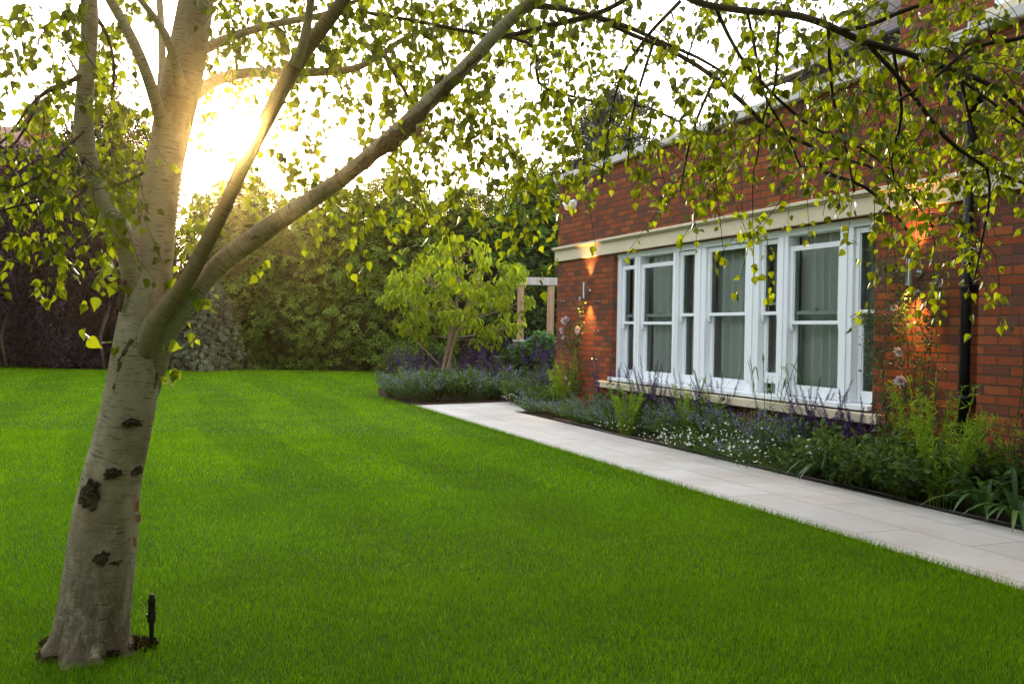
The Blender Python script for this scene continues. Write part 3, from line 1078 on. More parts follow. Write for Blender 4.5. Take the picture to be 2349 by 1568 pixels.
TRUNK = [(206, 1520, 3.46, 92), (209, 1470, 3.46, 82), (217, 1390, 3.46, 77), (228, 1300, 3.46, 75), (241, 1200, 3.46, 71), (258, 1100, 3.46, 64), (280, 1000, 3.46, 60),
         (300, 900, 3.46, 57), (316, 810, 3.46, 56), (331, 730, 3.47, 55), (339, 665, 3.48, 52), (348, 620, 3.49, 45), (357, 570, 3.49, 40), (365, 490, 3.50, 39.5), (377, 390, 3.51, 40),
         (396, 290, 3.52, 41), (417, 190, 3.53, 43), (434, 100, 3.54, 41), (450, 0, 3.55, 38), (468, -150, 3.55, 34), (480, -330, 3.5, 29), (500, -600, 3.4, 22), (540, -900, 3.3, 12)]
LIMBS = {
    'left': [(318, 720, 3.45, 24), (306, 640, 3.43, 26), (295, 575, 3.41, 25), (283, 535, 3.40, 24), (260, 495, 3.39, 23), (238, 460, 3.38, 22), (214, 400, 3.37, 20), (199, 345, 3.36, 19.5),
             (192, 290, 3.36, 21), (193, 230, 3.36, 19), (200, 150, 3.36, 18), (205, 70, 3.36, 18), (204, 0, 3.36, 18), (196, -120, 3.35, 15), (170, -300, 3.3, 12), (120, -520, 3.1, 6)],
    'behind': [(318, 560, 3.62, 13), (324, 480, 3.66, 12), (336, 410, 3.70, 11), (352, 330, 3.74, 10), (366, 240, 3.78, 10), (372, 120, 3.85, 8), (360, -60, 3.95, 7), (330, -260, 4.1, 4)],
    'upleft': [(372, 285, 3.42, 16), (358, 235, 3.36, 14), (338, 175, 3.32, 13), (310, 105, 3.30, 12), (282, 50, 3.28, 11), (250, -5, 3.26, 11), (212, -90, 3.2, 9), (150, -220, 3.1, 6)],
    'upper': [(412, 190, 3.40, 14), (398, 130, 3.32, 11), (378, 78, 3.28, 9), (350, 35, 3.25, 8), (322, 0, 3.22, 7), (270, -70, 3.15, 5)],
    'front': [(310, 905, 3.52, 20), (325, 838, 3.452, 27), (338, 785, 3.402, 26), (354, 742, 3.371, 22.5), (381, 704, 3.348, 19.5), (412, 668, 3.33, 18.5), (441, 622, 3.32, 18), (465, 575, 3.31, 17.5), (491, 523, 3.30, 16.5),
              (517, 472, 3.29, 16), (542, 415, 3.28, 16), (582, 330, 3.27, 17), (618, 262, 3.26, 17.5), (655, 190, 3.25, 17.5), (692, 128, 3.24, 17), (735, 70, 3.22, 16.5), (775, 18, 3.20, 15), (820, -50, 3.17, 13),
              (890, -170, 3.1, 10), (980, -330, 3.0, 5)],
    'fork': [(678, 150, 3.22, 13), (694, 108, 3.19, 12), (704, 60, 3.17, 10), (712, 8, 3.14, 9), (722, -70, 3.1, 7), (740, -200, 3.0, 4)],
    'right': [(340, 905, 3.50, 22), (358, 835, 3.46, 25), (376, 776, 3.435, 24.5), (402, 733, 3.42, 23.5), (434, 690, 3.41, 23), (470, 643, 3.40, 22), (504, 606, 3.395, 23), (540, 577, 3.39, 23.5), (600, 534, 3.38, 22.5), (664, 490, 3.36, 21),
              (742, 440, 3.34, 19), (800, 397, 3.32, 18.5), (865, 342, 3.30, 18.5), (930, 286, 3.28, 18.5), (1000, 220, 3.26, 17.5), (1070, 152, 3.24, 16), (1130, 86, 3.22, 15), (1190, 28, 3.20, 14),
              (1250, -20, 3.18, 12.5), (1330, -70, 3.14, 11), (1440, -130, 3.08, 9), (1600, -220, 3.0, 5)],
    'mid': [(462, 118, 3.60, 12), (500, 98, 3.62, 11), (545, 80, 3.64, 10), (610, 60, 3.66, 9), (680, 46, 3.68, 8), (760, 28, 3.72, 6), (860, -20, 3.8, 4)],
    'low': [(450, 215, 3.70, 15), (490, 188, 3.76, 13), (545, 170, 3.80, 12), (620, 166, 3.86, 11), (720, 166, 3.92, 10), (810, 158, 3.98, 8), (870, 128, 4.04, 7), (930, 88, 4.1, 6), (1010, 60, 4.2, 4)],
}
BRANCHES = [
    [(829, 27, 3.4, 5), (915, 42, 3.4, 5), (1000, 58, 3.4, 5), (1080, 74, 3.38, 5), (1150, 84, 3.32, 6), (1235, 66, 3.28, 7), (1300, 50, 3.26, 7), (1360, 35, 3.25, 7), (1420, 8, 3.22, 6), (1490, -40, 3.2, 5)],
    [(1215, 12, 3.22, 10), (1290, 20, 3.25, 8), (1390, 46, 3.3, 7), (1450, 66, 3.32, 6), (1520, 98, 3.35, 5), (1600, 132, 3.38, 4), (1668, 172, 3.4, 3)],
    [(1375, 42, 3.3, 7), (1450, 80, 3.4, 6), (1530, 112, 3.5, 6), (1620, 165, 3.6, 6), (1700, 232, 3.7, 6), (1770, 298, 3.75, 5.5), (1862, 336, 3.8, 5), (1890, 392, 3.8, 5), (1985, 430, 3.82, 4.5), (2060, 500, 3.85, 3.5), (2100, 560, 3.86, 2.5)],
    [(1440, -100, 3.1, 9), (1520, -40, 3.05, 9), (1600, 6, 3.0, 9), (1720, 26, 2.98, 9), (1830, 36, 2.96, 9), (1910, 64, 2.95, 9), (1980, 96, 2.95, 9), (2080, 122, 2.95, 8), (2160, 152, 2.94, 7), (2240, 180, 2.92, 7), (2300, 214, 2.9, 6), (2349, 262, 2.9, 5), (2420, 330, 2.9, 4)],
    [(1985, 98, 2.95, 6), (2045, 160, 2.98, 6), (2110, 240, 3.0, 6), (2165, 312, 3.0, 5.5), (2225, 360, 3.02, 5), (2290, 398, 3.05, 4.5), (2360, 424, 3.1, 4)],
    [(1920, 70, 2.95, 6), (1990, 60, 2.9, 6), (2060, 30, 2.85, 6), (2130, 6, 2.8, 5), (2230, -30, 2.7, 4)],
    [(198, 170, 3.35, 6), (150, 192, 3.3, 6), (100, 215, 3.25, 5), (60, 255, 3.2, 4), (20, 312, 3.15, 3), (-30, 350, 3.1, 3)],
    [(90, 222, 3.25, 4), (70, 270, 3.2, 4), (40, 322, 3.15, 3), (0, 358, 3.1, 3)],
    [(1160, 84, 3.3, 4), (1225, 110, 3.45, 4), (1236, 190, 3.6, 4), (1290, 215, 3.7, 3.5), (1400, 240, 3.8, 3.5), (1480, 245, 3.85, 3), (1560, 280, 3.9, 3)],
    [(880, 128, 4.0, 4), (905, 170, 4.05, 4), (935, 220, 4.1, 4), (965, 262, 4.12, 3), (975, 290, 4.15, 2)],
    [(204, 20, 3.35, 6), (235, 60, 3.4, 5), (255, 110, 3.45, 4), (262, 170, 3.5, 4), (255, 230, 3.5, 3)],
    [(382, 330, 3.52, 6), (340, 390, 3.6, 5), (280, 420, 3.65, 4), (230, 440, 3.7, 3)],
    [(196, 360, 3.34, 5), (160, 420, 3.25, 4), (110, 455, 3.2, 4), (50, 470, 3.1, 3), (-20, 490, 3.05, 2)],
    [(195, 300, 3.34, 4), (140, 350, 3.2, 4), (95, 400, 3.1, 3), (40, 430, 3.0, 3)],
    [(1970, 100, 2.95, 5), (2060, 118, 3.05, 5), (2165, 158, 3.1, 4.5), (2252, 219, 3.15, 4), (2349, 290, 3.2, 3.5), (2420, 360, 3.2, 3)],
    [(1790, 36, 2.97, 4), (1782, 120, 3.05, 3.5), (1778, 195, 3.1, 3.5), (1752, 265, 3.15, 3), (1740, 330, 3.2, 2.5)],
    [(1715, 30, 2.98, 4), (1735, 130, 3.2, 3.5), (1755, 220, 3.3, 3.5), (1800, 300, 3.4, 3), (1835, 380, 3.45, 2.5)],
    [(1900, 62, 2.95, 4.5), (1905, 180, 3.1, 4), (1920, 265, 3.2, 3.5), (1945, 360, 3.3, 3), (1960, 440, 3.35, 2.5)],
    [(2050, 120, 2.95, 4.5), (2068, 260, 3.1, 4), (2045, 370, 3.2, 3), (2060, 450, 3.25, 2.5)],
    [(1640, 180, 3.62, 4), (1600, 270, 3.7, 3.5), (1575, 360, 3.75, 3), (1560, 440, 3.8, 2)],
    [(1500, 96, 3.45, 4), (1470, 190, 3.5, 3.5), (1445, 290, 3.6, 3), (1440, 380, 3.65, 2)],
    [(1560, 4, 3.0, 5), (1480, 90, 3.2, 4.5), (1420, 190, 3.4, 4), (1395, 300, 3.5, 3), (1380, 420, 3.6, 2.5)],
    [(2200, 165, 2.93, 5), (2230, 290, 3.0, 4), (2270, 420, 3.1, 3.5), (2255, 540, 3.15, 3), (2235, 640, 3.2, 2)],
    [(1862, 336, 3.8, 4), (1900, 360, 3.75, 4), (1990, 380, 3.7, 3.5), (2080, 440, 3.6, 3), (2140, 520, 3.5, 2.5)],
    [(2420, 60, 2.7, 7), (2330, 90, 2.75, 6), (2230, 110, 2.8, 5), (2130, 190, 2.85, 4), (2060, 230, 2.9, 3)],
    [(1640, 12, 3.0, 6), (1670, 80, 3.1, 5), (1720, 160, 3.2, 4.5), (1810, 250, 3.3, 4), (1880, 300, 3.35, 3.5), (1975, 340, 3.4, 3), (2050, 395, 3.45, 2.5)],
    [(1300, -50, 3.15, 9), (1420, -180, 2.9, 8), (1500, -360, 2.6, 7), (1560, -600, 2.3, 5), (1580, -900, 2.0, 3)],
    [(470, -160, 3.5, 14), (600, -300, 3.2, 11), (800, -480, 2.9, 9), (1000, -760, 2.4, 6), (1150, -1200, 1.9, 3)],
    [(480, -330, 3.45, 14), (380, -560, 3.0, 11), (280, -900, 2.5, 8), (150, -1500, 1.9, 4)],
]
mb = MB()
tp_, tr_ = pxpath(TRUNK, .035)
z_ = tp_[:, 2]
fl = 1 + .32 * np.exp(-np.clip(z_ + .02, 0, 9) / .035) + .05 * np.exp(-np.clip(z_, 0, 9) / .2)
k_ = 48
dark = np.clip(1.02 - (z_ / 1.25), .5, .97)
mb.tube(tp_, tr_ * fl, k_, cap=True, lump=.03, seed=1.3)
tt = np.concatenate([np.repeat(dark, k_), [.9, .5]])
mb.a[-1] = tt
# knuckled root flare
Vt = mb.v[-1]
zz = np.repeat(z_, k_)
th = np.tile(np.linspace(0, 2 * PI, k_, endpoint=False), len(z_))
rf_ = .030 * np.exp(-np.clip(zz + .02, 0, 9) / .05) * (np.sin(5 * th + .6) + .6 * np.sin(9 * th + 2))
ctr = np.repeat(tp_, k_, 0)
Vt[:len(zz)] += unit((Vt[:len(zz)] - ctr) * [1, 1, 0]) * rf_[:, None]
bbuild(mb, 'trunk', M['birch'])
SK_P, SK_R = [tp_[z_ > 1.6]], [tr_[z_ > 1.6]]
for i, (nm, rows) in enumerate(LIMBS.items()):
    p, r = pxpath(rows, .035)
    mb = MB()
    mb.tube(p, r, 28 if r.max() > .03 else 14, lump=.035 if nm in ('left', 'right') else .02, seed=i * 1.7)
    lo = bbuild(mb, 'limb', M['birch_warm'] if nm in ('front', 'low', 'mid', 'fork') else M['birch'])
    SK_P.append(p[8:])
    SK_R.append(r[8:])


def frame_on_trunk(px, py, rows=TRUNK):
    """Centre, radius and sideways angle of a mark seen on the near side of the trunk."""
    p, r = pxpath(rows, .02)
    q = at(px, py, 3.46)
    i = int(np.argmin(np.abs(p[:, 2] - q[2])))
    c, R = p[i], r[i]
    q = at(px, py, c[1] - .8 * R)
    i = int(np.argmin(np.abs(p[:, 2] - q[2])))
    c, R = p[i], r[i]
    off = np.clip((q[0] - c[0]) / R, -.97, .97)
    tan = unit(p[min(i + 2, len(p) - 1)] - p[max(i - 2, 0)])
    return c, R, math.asin(off), tan


def scar(px, py, wpx, hpx, seed, bulge=.012, rows=TRUNK, arch=0.0, skew=0.0):
    """A raised dark branch scar: a ragged patch lying on the bark."""
    c, R, th0, tan = frame_on_trunk(px, py, rows)
    r = np.random.default_rng(seed)
    k, rings = 40, 10
    hw, hh = wpx * 3.4 / F / 2, hpx * 3.4 / F / 2
    ph = np.linspace(0, 2 * PI, k, endpoint=False)
    edge = 1 + .14 * np.sin(3 * ph + seed) + .12 * np.sin(7 * ph + 2 * seed) + .06 * r.normal(size=k)
    V, tin = [], []
    side = unit(np.cross(tan, [0, -1, 0]))
    for j in range(rings + 1):
        f = j / rings
        for a, e in zip(ph, edge):
            du = hw * f * e * math.cos(a)
            dv = hh * f * e * math.sin(a) - arch * hh * (du / hw) ** 2 + skew * du
            th = th0 + du / R
            b = bulge * (1 - f ** 2.2) * (1 + .35 * r.normal() * (f > .1)) + (.0025 if f < .99 else -.002)
            n = np.array([math.sin(th), -math.cos(th), 0])
            V.append(c + tan * dv + n * (R * 1.02 + b))
            tin.append(.12 + .2 * r.random() if f > .93 else np.clip(.5 + .5 * max(0, (f - .5) / .4) * (.25 + .75 * (math.sin(a) > -.2)) + .25 * (math.sin(a) > .3) * (f > .4), .5, 1))
    Q = [(j * k + i, j * k + (i + 1) % k, (j + 1) * k + (i + 1) % k, (j + 1) * k + i) for j in range(rings) for i in range(k)]
    m = MB()
    V = np.array(V)
    m.add(V, Q=Q, bco=V, tint=tin)
    return bbuild(m, 'branch_scar', M['scar'])


scar(303, 966, 46, 20, 1, .012, arch=.9)
scar(262, 1082, 40, 24, 2, .014)
scar(301, 1087, 34, 22, 3, .012)
scar(210, 1128, 58, 72, 4, .014)
scar(236, 1277, 34, 34, 5, .010)
scar(262, 1288, 30, 9, 6, .006)
scar(592, 548, 50, 18, 8, .006, rows=LIMBS['right'], skew=-.3)
# bark ridges below the two right hand limbs
for rows, w_ in (([(332, 764, 3.40, 3), (304, 782, 3.40, 5), (286, 812, 3.40, 5), (274, 850, 3.41, 4), (266, 892, 3.42, 2)], 1.0),
                 ([(357, 800, 3.38, 3), (353, 835, 3.385, 5), (348, 875, 3.39, 4), (345, 905, 3.395, 2)], 1.0)):
    P = []
    for x, y, Y, r in rows:
        c, R, th0, tan = frame_on_trunk(x, y)
        n = np.array([math.sin(th0), -math.cos(th0), 0])
        P.append(list(c + n * (R * .985)) + [r * 3.4 / F])
    S = spline(np.array(P), .012)
    m = MB()
    m.tube(S[:, :3] + rnd(len(S), 3) * .0035, S[:, 3] * (1 + .30 * rnd(len(S))).clip(.5, 1.8), 12, lump=.35, seed=3, tint=.62)
    bbuild(m, 'branch_scar', M['scar'])
# dark scar on the left stem, ragged bark under the long right limb
m = MB()
p, r = pxpath([(284, 640, 3.385, 4), (281, 662, 3.385, 6), (278, 690, 3.385, 6), (276, 715, 3.39, 3)], .02)
m.tube(p, r, 12, lump=.3, seed=5)
bbuild(m, 'branch_scar', M['scar'])
m = MB()
p, r = pxpath([(800, 407, 3.30, 6), (850, 367, 3.28, 11), (900, 322, 3.26, 13), (950, 278, 3.24, 11), (985, 242, 3.24, 5), (1040, 188, 3.22, 7), (1100, 126, 3.21, 4)], .02)
m.tube(p + rnd(len(p), 3) * .003, r * (1 + .25 * rnd(len(r))).clip(.6, 1.5), 14, lump=.3, seed=9, tint=.55)
bbuild(m, 'rough_bark', M['scar'])


# peeling papery curls
def curl(px, py, depth, wpx, hpx, seed, dirx=1):
    r = np.random.default_rng(seed)
    q = at(px, py, depth)
    W, H = wpx * 3.4 / F, hpx * 3.4 / F
    V = []
    nu, nv = 7, 5
    for j in range(nv):
        for i in range(nu):
            u, v = i / (nu - 1), j / (nv - 1)
            a = u * 2.4
            V.append(q + np.array([dirx * W * math.sin(a) * .8, -W * (1 - math.cos(a)) * .5, H * (v - .5) * (1 - .4 * u) + .004 * r.normal()]))
    Q = [(j * nu + i, j * nu + i + 1, (j + 1) * nu + i + 1, (j + 1) * nu + i) for j in range(nv - 1) for i in range(nu - 1)]
    m = MB()
    m.add(V, Q=Q)
    bbuild(m, 'peeling_bark', M['peel'])


for i_, (x, y) in enumerate(((190, 1420), (205, 1445), (225, 1400), (248, 1430), (170, 1440), (262, 1450), (236, 1375), (200, 1380), (180, 1465), (240, 1470), (215, 1460), (152, 1480), (272, 1475))):
    c_, R_, th_, tan_ = frame_on_trunk(x, y)
    n_ = np.array([math.sin(th_), -math.cos(th_), 0])
    q_ = c_ + n_ * R_ * 1.06
    sd_ = np.array([math.cos(th_), math.sin(th_), 0])
    w2, h2 = rng.uniform(.006, .014), rng.uniform(.018, .045)
    tl = rng.normal() * .5
    u_ = tan_ * math.cos(tl) + sd_ * math.sin(tl)
    v_ = np.cross(n_, u_)
    m = MB()
    P_ = [q_ + u_ * h2 * a_ + v_ * w2 * b_ + n_ * (.001 + .010 * max(0, a_) ** 2) for a_ in (-.5, -.1, .3, .6) for b_ in (-.5, 0, .5)]
    m.add(P_, Q=[(3 * j + k, 3 * j + k + 1, 3 * j + k + 4, 3 * j + k + 3) for j in range(3) for k in range(2)])
    bbuild(m, 'peeling_bark', M['flake'])
for x, y, w_, h_, s_, dx in ((306, 1160, 22, 30, 1, 1), (309, 1186, 24, 22, 2, 1), (304, 1240, 16, 26, 4, 1), (292, 1408, 8, 14, 6, 1),
                             (384, 690, 8, 20, 7, 1), (955, 300, 16, 20, 8, 1), (1195, 55, 14, 18, 9, 1), (1212, 22, 12, 12, 10, 1), (388, 700, 6, 10, 11, 1)):
    curl(x, y, 3.36 if x < 350 else (3.40 if x < 500 else 3.22), w_, h_, s_, dx)

# ---- twigs grown towards leaf sprays, then the leaves
twig = MB()
for rows in BRANCHES:
    p, r = pxpath(rows, .05)
    twig.tube(p, r * .92, 8, lump=.05)
    SK_P.append(p)
    SK_R.append(r)
NP_ = np.concatenate(SK_P)
NR_ = np.concatenate(SK_R)

# where leaf sprays hang in the photograph: x0, y0, x1, y1, how many, nearest and farthest depth
ZONES = [(-60, 300, 310, 540, 64, 2.9, 3.9), (-60, 0, 330, 300, 58, 3.0, 4.2), (225, 230, 345, 520, 30, 3.6, 4.4), (395, 440, 500, 580, 9, 3.6, 4.2), (-150, 300, -40, 560, 12, 2.8, 3.6),
         (480, -40, 1000, 130, 95, 3.2, 4.6), (620, 120, 1000, 330, 30, 3.4, 4.6), (480, 120, 640, 230, 7, 3.5, 4.4), (1000, -30, 1300, 240, 72, 3.3, 4.6), (900, 230, 1290, 400, 46, 3.5, 4.8),
         (640, 380, 1290, 520, 40, 3.4, 4.6), (500, 330, 640, 520, 6, 3.6, 4.4), (1280, -40, 1600, 330, 66, 3.0, 4.6), (1600, -40, 1950, 330, 84, 2.8, 4.4), (1290, 300, 1560, 420, 16, 3.6, 4.6),
         (1560, 300, 1950, 440, 24, 3.2, 4.4), (1950, -40, 2420, 330, 112, 2.6, 4.2), (1950, 300, 2420, 450, 38, 2.8, 4.2), (2010, 480, 2349, 610, 11, 3.0, 4.0), (1480, 400, 1580, 480, 4, 3.8, 4.4),
         (1680, 490, 1790, 550, 4, 3.7, 4.2), (2140, 580, 2300, 660, 3, 3.3, 3.7), (700, -400, 2300, -60, 70, 2.4, 4.4), (-300, -500, 700, -80, 60, 2.6, 4.4)]
tg = []
for x0, y0, x1, y1, n, a, b in ZONES:
    m_ = int(n * LEAF_K)
    for i in range(m_):
        tg.append(at(rng.uniform(x0, x1), rng.uniform(y0, y1), rng.uniform(a, b)))
# unseen part of the crown over and behind the viewer, added to shade the foreground
for i in range(200):
    tg.append(np.array([rng.uniform(-4.8, 3.6), rng.uniform(-2.6, 4.0), rng.uniform(3.2, 5.6)]))
tg = np.array(tg)
d0 = np.array([np.min(np.sum((NP_ - t) ** 2, 1)) for t in tg])
lp, ld, ln, ls, lt = [], [], [], [], []
NPl, NRl = NP_, NR_
ptw = []
for i in np.argsort(d0):
    t = tg[i]
    dd = np.sqrt(np.sum((NPl - t) ** 2, 1)) + .25 * np.maximum(0, t[2] + .10 - NPl[:, 2])
    j = int(np.argmin(dd))
    a = NPl[j]
    dist = np.linalg.norm(t - a)
    mid = (a + t) / 2 + np.array([0, 0, .16 * dist]) + rnd(3) * .07 * dist
    n = max(4, int(dist / .06))
    u = np.linspace(0, 1, n)[:, None]
    path = (1 - u) ** 2 * a + 2 * u * (1 - u) * mid + u ** 2 * t
    path[1:-1] += rnd(n - 2, 3) * .006
    r0 = min(NRl[j] * .8, .0026 + .0042 * dist)
    rr = np.linspace(r0, .0016, n)
    twig.tube(path, rr, 5, cap=False)
    NPl = np.concatenate([NPl, path[1:]])
    NRl = np.concatenate([NRl, rr[1:]])
    # hanging end
    hl = rng.uniform(.12, .34)
    dr = unit(path[-1] - path[-2]) * .5 + np.array([0, 0, -1.0]) + rnd(3) * .25
    m2 = 7
    v = np.linspace(0, 1, m2)[:, None]
    tail = t + unit(path[-1] - path[-2]) * (hl * .35 * v) + unit(dr) * (hl * .75 * v ** 1.4)
    twig.tube(tail, np.linspace(.0016, .0009, m2), 4, cap=False)
    full = np.concatenate([path[-max(3, int(.35 / max(dist, .05) * n)):], tail[1:]])
    seg = np.concatenate([[0], np.cumsum(np.linalg.norm(np.diff(full, axis=0), axis=1))])
    nl = int(seg[-1] / .031) + 1
    for q in range(nl):
        s_ = rng.uniform(0, seg[-1]) if q else seg[-1]
        c = np.array([np.interp(s_, seg, full[:, k]) for k in range(3)])
        pet = rnd(3) * [1, 1, .5]
        pet = unit(pet) * rng.uniform(.010, .022) + [0, 0, -.006]
        ptw.append((c, c + pet))
        lp.append(c + pet)
        ld.append(unit(pet) * .7 + np.array([0, 0, -1.0]) * rng.uniform(.3, 1.3) + rnd(3) * .25)
        ln.append(rnd(3) + [0, -.4, .3])
        sz = rng.uniform(.025, .050) * (1.0 if t[0] < .25 else .88)
        ls.append(sz)
        lt.append(np.clip(rng.choice([rng.normal(.22, .1), rng.normal(.5, .14), rng.normal(.85, .12)], p=[.28, .42, .30]), 0, 1))
# unseen leaf sprays over and behind the viewer, added to shade the foreground
n_ov = 1900
oc = np.stack([rng.uniform(-6, 4.5, n_ov), rng.uniform(-4.5, 4.4, n_ov), rng.uniform(2.2, 5.6, n_ov)], 1)
oc = oc[oc[:, 2] > 1.25 + .40 * np.maximum(oc[:, 1], 0) + .45]
k_o = 60
for c in oc:
    v = rnd(k_o, 3) * [.20, .20, .17]
    lp += list(c + v)
    ld += list(rnd(k_o, 3) * .5 + [0, 0, -.8])
    ln += list(rnd(k_o, 3) + [0, 0, .6])
    ls += list(rng.uniform(.045, .075, k_o))
    lt += list(np.clip(rng.normal(.5, .2, k_o), 0, 1))
n_in = len(lp) - k_o * len(oc)
lp, ld, ln, ls, lt = map(np.array, (lp, ld, ln, ls, lt))
bbuild(twig, 'twigs', M['twig'])
cr = MB()
half = rng.random(len(lp)) < .5
ov = np.arange(len(lp)) >= n_in
for tpl_, k in ((L_BIRCH, half & ~ov), (L_BIRCH2, ~half & ~ov), (tpl_diamond(.42, .1, .1), ov)):
    cr.scatter(tpl_, lp[k], ld[k], ln[k], ls[k], lt[k])
pa = np.array([a for a, b in ptw])
pb = np.array([b for a, b in ptw])
sd = unit(np.cross(pb - pa, rnd(len(pa), 3))) * .0005
ii = np.arange(len(pa)) * 4
cr.add(np.stack([pa - sd, pa + sd, pb + sd, pb - sd], 1).reshape(-1, 3), Q=np.stack([ii, ii + 1, ii + 2, ii + 3], 1), tint=.7)
# a few leaves sprouting from the stems
for x, y, Y in ((215, 690, 3.3), (228, 655, 3.3), (190, 770, 3.3), (268, 800, 3.32), (385, 802, 3.32), (385, 865, 3.32), (400, 858, 3.32), (270, 660, 3.32), (455, 690, 3.3), (470, 692, 3.3), (250, 620, 3.3),
                (262, 560, 3.36), (385, 660, 3.45), (430, 520, 3.5), (440, 560, 3.5), (460, 500, 3.55), (470, 530, 3.5)):
    for q in range(3):
        c = at(x + rng.normal() * 10, y + rng.normal() * 9, Y)
        cr.scatter(L_BIRCH, [c], [unit(rnd(3) + [0, 0, -.8])], [rnd(3) + [0, -1, .5]], rng.uniform(.035, .065), rng.uniform(.4, .9))
bbuild(cr, 'crown', M['birch_leaf'], smooth=False)
print('birch leaves', len(lp))

# litter round the foot of the birch
mb = MB()
n = 2600
a_ = rng.uniform(0, 2 * PI, n)
r_ = .085 + .055 * np.sqrt(rng.random(n)) + .05 * (np.sin(a_ * 2 + 1) + np.sin(a_ * 5)) * .5
P = np.stack([B0[0] + 1.25 * r_ * np.cos(a_), B0[1] + r_ * np.sin(a_), rng.uniform(.004, .028, n)], 1)
mb.scatter(tpl_diamond(.35, .1, .2), P, rnd(n, 3) * [1, 1, .35], rnd(n, 3) * .5 + [0, 0, 1], rng.uniform(.006, .022, n), rng.random(n))
k = 40
th = np.linspace(0, 2 * PI, k, endpoint=False)
R_ = .130 + .02 * np.sin(3 * th) + .025 * np.sin(7 * th + 1)
V = [(B0[0], B0[1], .03)] + [(B0[0] + .6 * 1.25 * R_[i] * math.cos(th[i]), B0[1] + .6 * R_[i] * math.sin(th[i]), .022) for i in range(k)] + [(B0[0] + 1.25 * R_[i] * math.cos(th[i]), B0[1] + R_[i] * math.sin(th[i]), -.002) for i in range(k)]
mb.add(V, T=[(0, 1 + i, 1 + (i + 1) % k) for i in range(k)], Q=[(1 + i, 1 + k + i, 1 + k + (i + 1) % k, 1 + (i + 1) % k) for i in range(k)], tint=.2)
tag(mb.build('leaf_litter', M['mulch']), 'dark crumbly bark litter ringing the foot of the birch', 'leaf litter', kind='stuff')

# stake beside the trunk
q = at(347, 1470, 3.57)
q = at(347, 1472, 3.50)
st = empty('sprinkler_stake', (q[0], q[1], 0), 0, 'thin black plastic garden stake in the lawn right of the birch trunk', 'stake')
mb = MB()
mb.lathe([(.001, -.02), (.0075, .0), (.0085, .05), (.009, .085), (.010, .095)], k=14)
mb.build('spike', M['plastic'], st, smooth=True)
mb = MB()
mb.lathe([(.010, .095), (.016, .103), (.016, .128), (.0135, .133), (.0135, .178), (.0150, .180), (.0150, .184), (.012, .190), (.011, .203), (.006, .209), (.0, .210)], k=16)
mb.build('head', M['plastic'], st, smooth=True)
mb = MB()
mb.box(-.020, -.008, -.006, .006, .118, .130)
mb.tube([(.012, 0, .134), (.020, -.003, .137)], .003, 6)
mb.build('clip', M['plastic'], st)

# ================================================================ BACKGROUND PLANTING


def lobes(phi, z, seed):
    return (1 + .10 * np.sin(3 * phi + seed) + .09 * np.sin(5 * phi + 2.3 * z + 2 * seed) + .08 * np.sin(2.1 * z * 2 + 4 * phi + seed) + .06 * np.sin(9 * phi - 5 * z + seed))


def shell(n, c, rx, ry, h, z0=0.0, p=2.6, seed=0.0, front=.8, inner=.25, low=1.0):
    """Points through the outer part of a bumpy mound, with outward directions and a depth share."""
    phi = np.where(rng.random(n) < front, rng.uniform(PI, 2 * PI, n), rng.uniform(0, PI, n))
    z = rng.random(n) ** low
    prof = np.sqrt(np.clip(1 - z ** p, 0, 1))
    dep = rng.random(n) ** 1.6
    f = lobes(phi, z * h, seed) * (1.03 - inner * dep)
    r = np.clip(prof * f + rng.random(n) * .05, 0, None)
    top = rng.random(n) < .16
    r[top] *= np.sqrt(rng.random(top.sum()))
    zz = z0 + (h - z0) * np.where(top, np.clip((1 - (r / np.maximum(lobes(phi, z * h, seed), .3)) ** 2), 0, 1) ** (1 / p) * (1.02 - .08 * rng.random(n)), z * lobes(phi * 2, z, seed + 1) ** .5)
    P = np.stack([c[0] + rx * r * np.cos(phi), c[1] + ry * r * np.sin(phi), zz], 1)
    O = unit(np.stack([np.cos(phi) * (1 - z * .6), np.sin(phi) * (1 - z * .6), .25 + z], 1))
    return P, O, dep, z


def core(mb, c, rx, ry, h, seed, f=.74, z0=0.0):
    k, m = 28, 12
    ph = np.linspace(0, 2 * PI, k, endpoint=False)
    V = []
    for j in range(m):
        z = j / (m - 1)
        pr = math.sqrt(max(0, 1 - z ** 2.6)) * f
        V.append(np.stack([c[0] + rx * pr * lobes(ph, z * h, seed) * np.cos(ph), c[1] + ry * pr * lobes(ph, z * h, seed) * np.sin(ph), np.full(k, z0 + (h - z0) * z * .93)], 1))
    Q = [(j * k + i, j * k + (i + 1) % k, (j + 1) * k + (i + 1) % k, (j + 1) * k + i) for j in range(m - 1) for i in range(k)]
    mb.add(np.concatenate(V), Q=Q, tint=0.0)


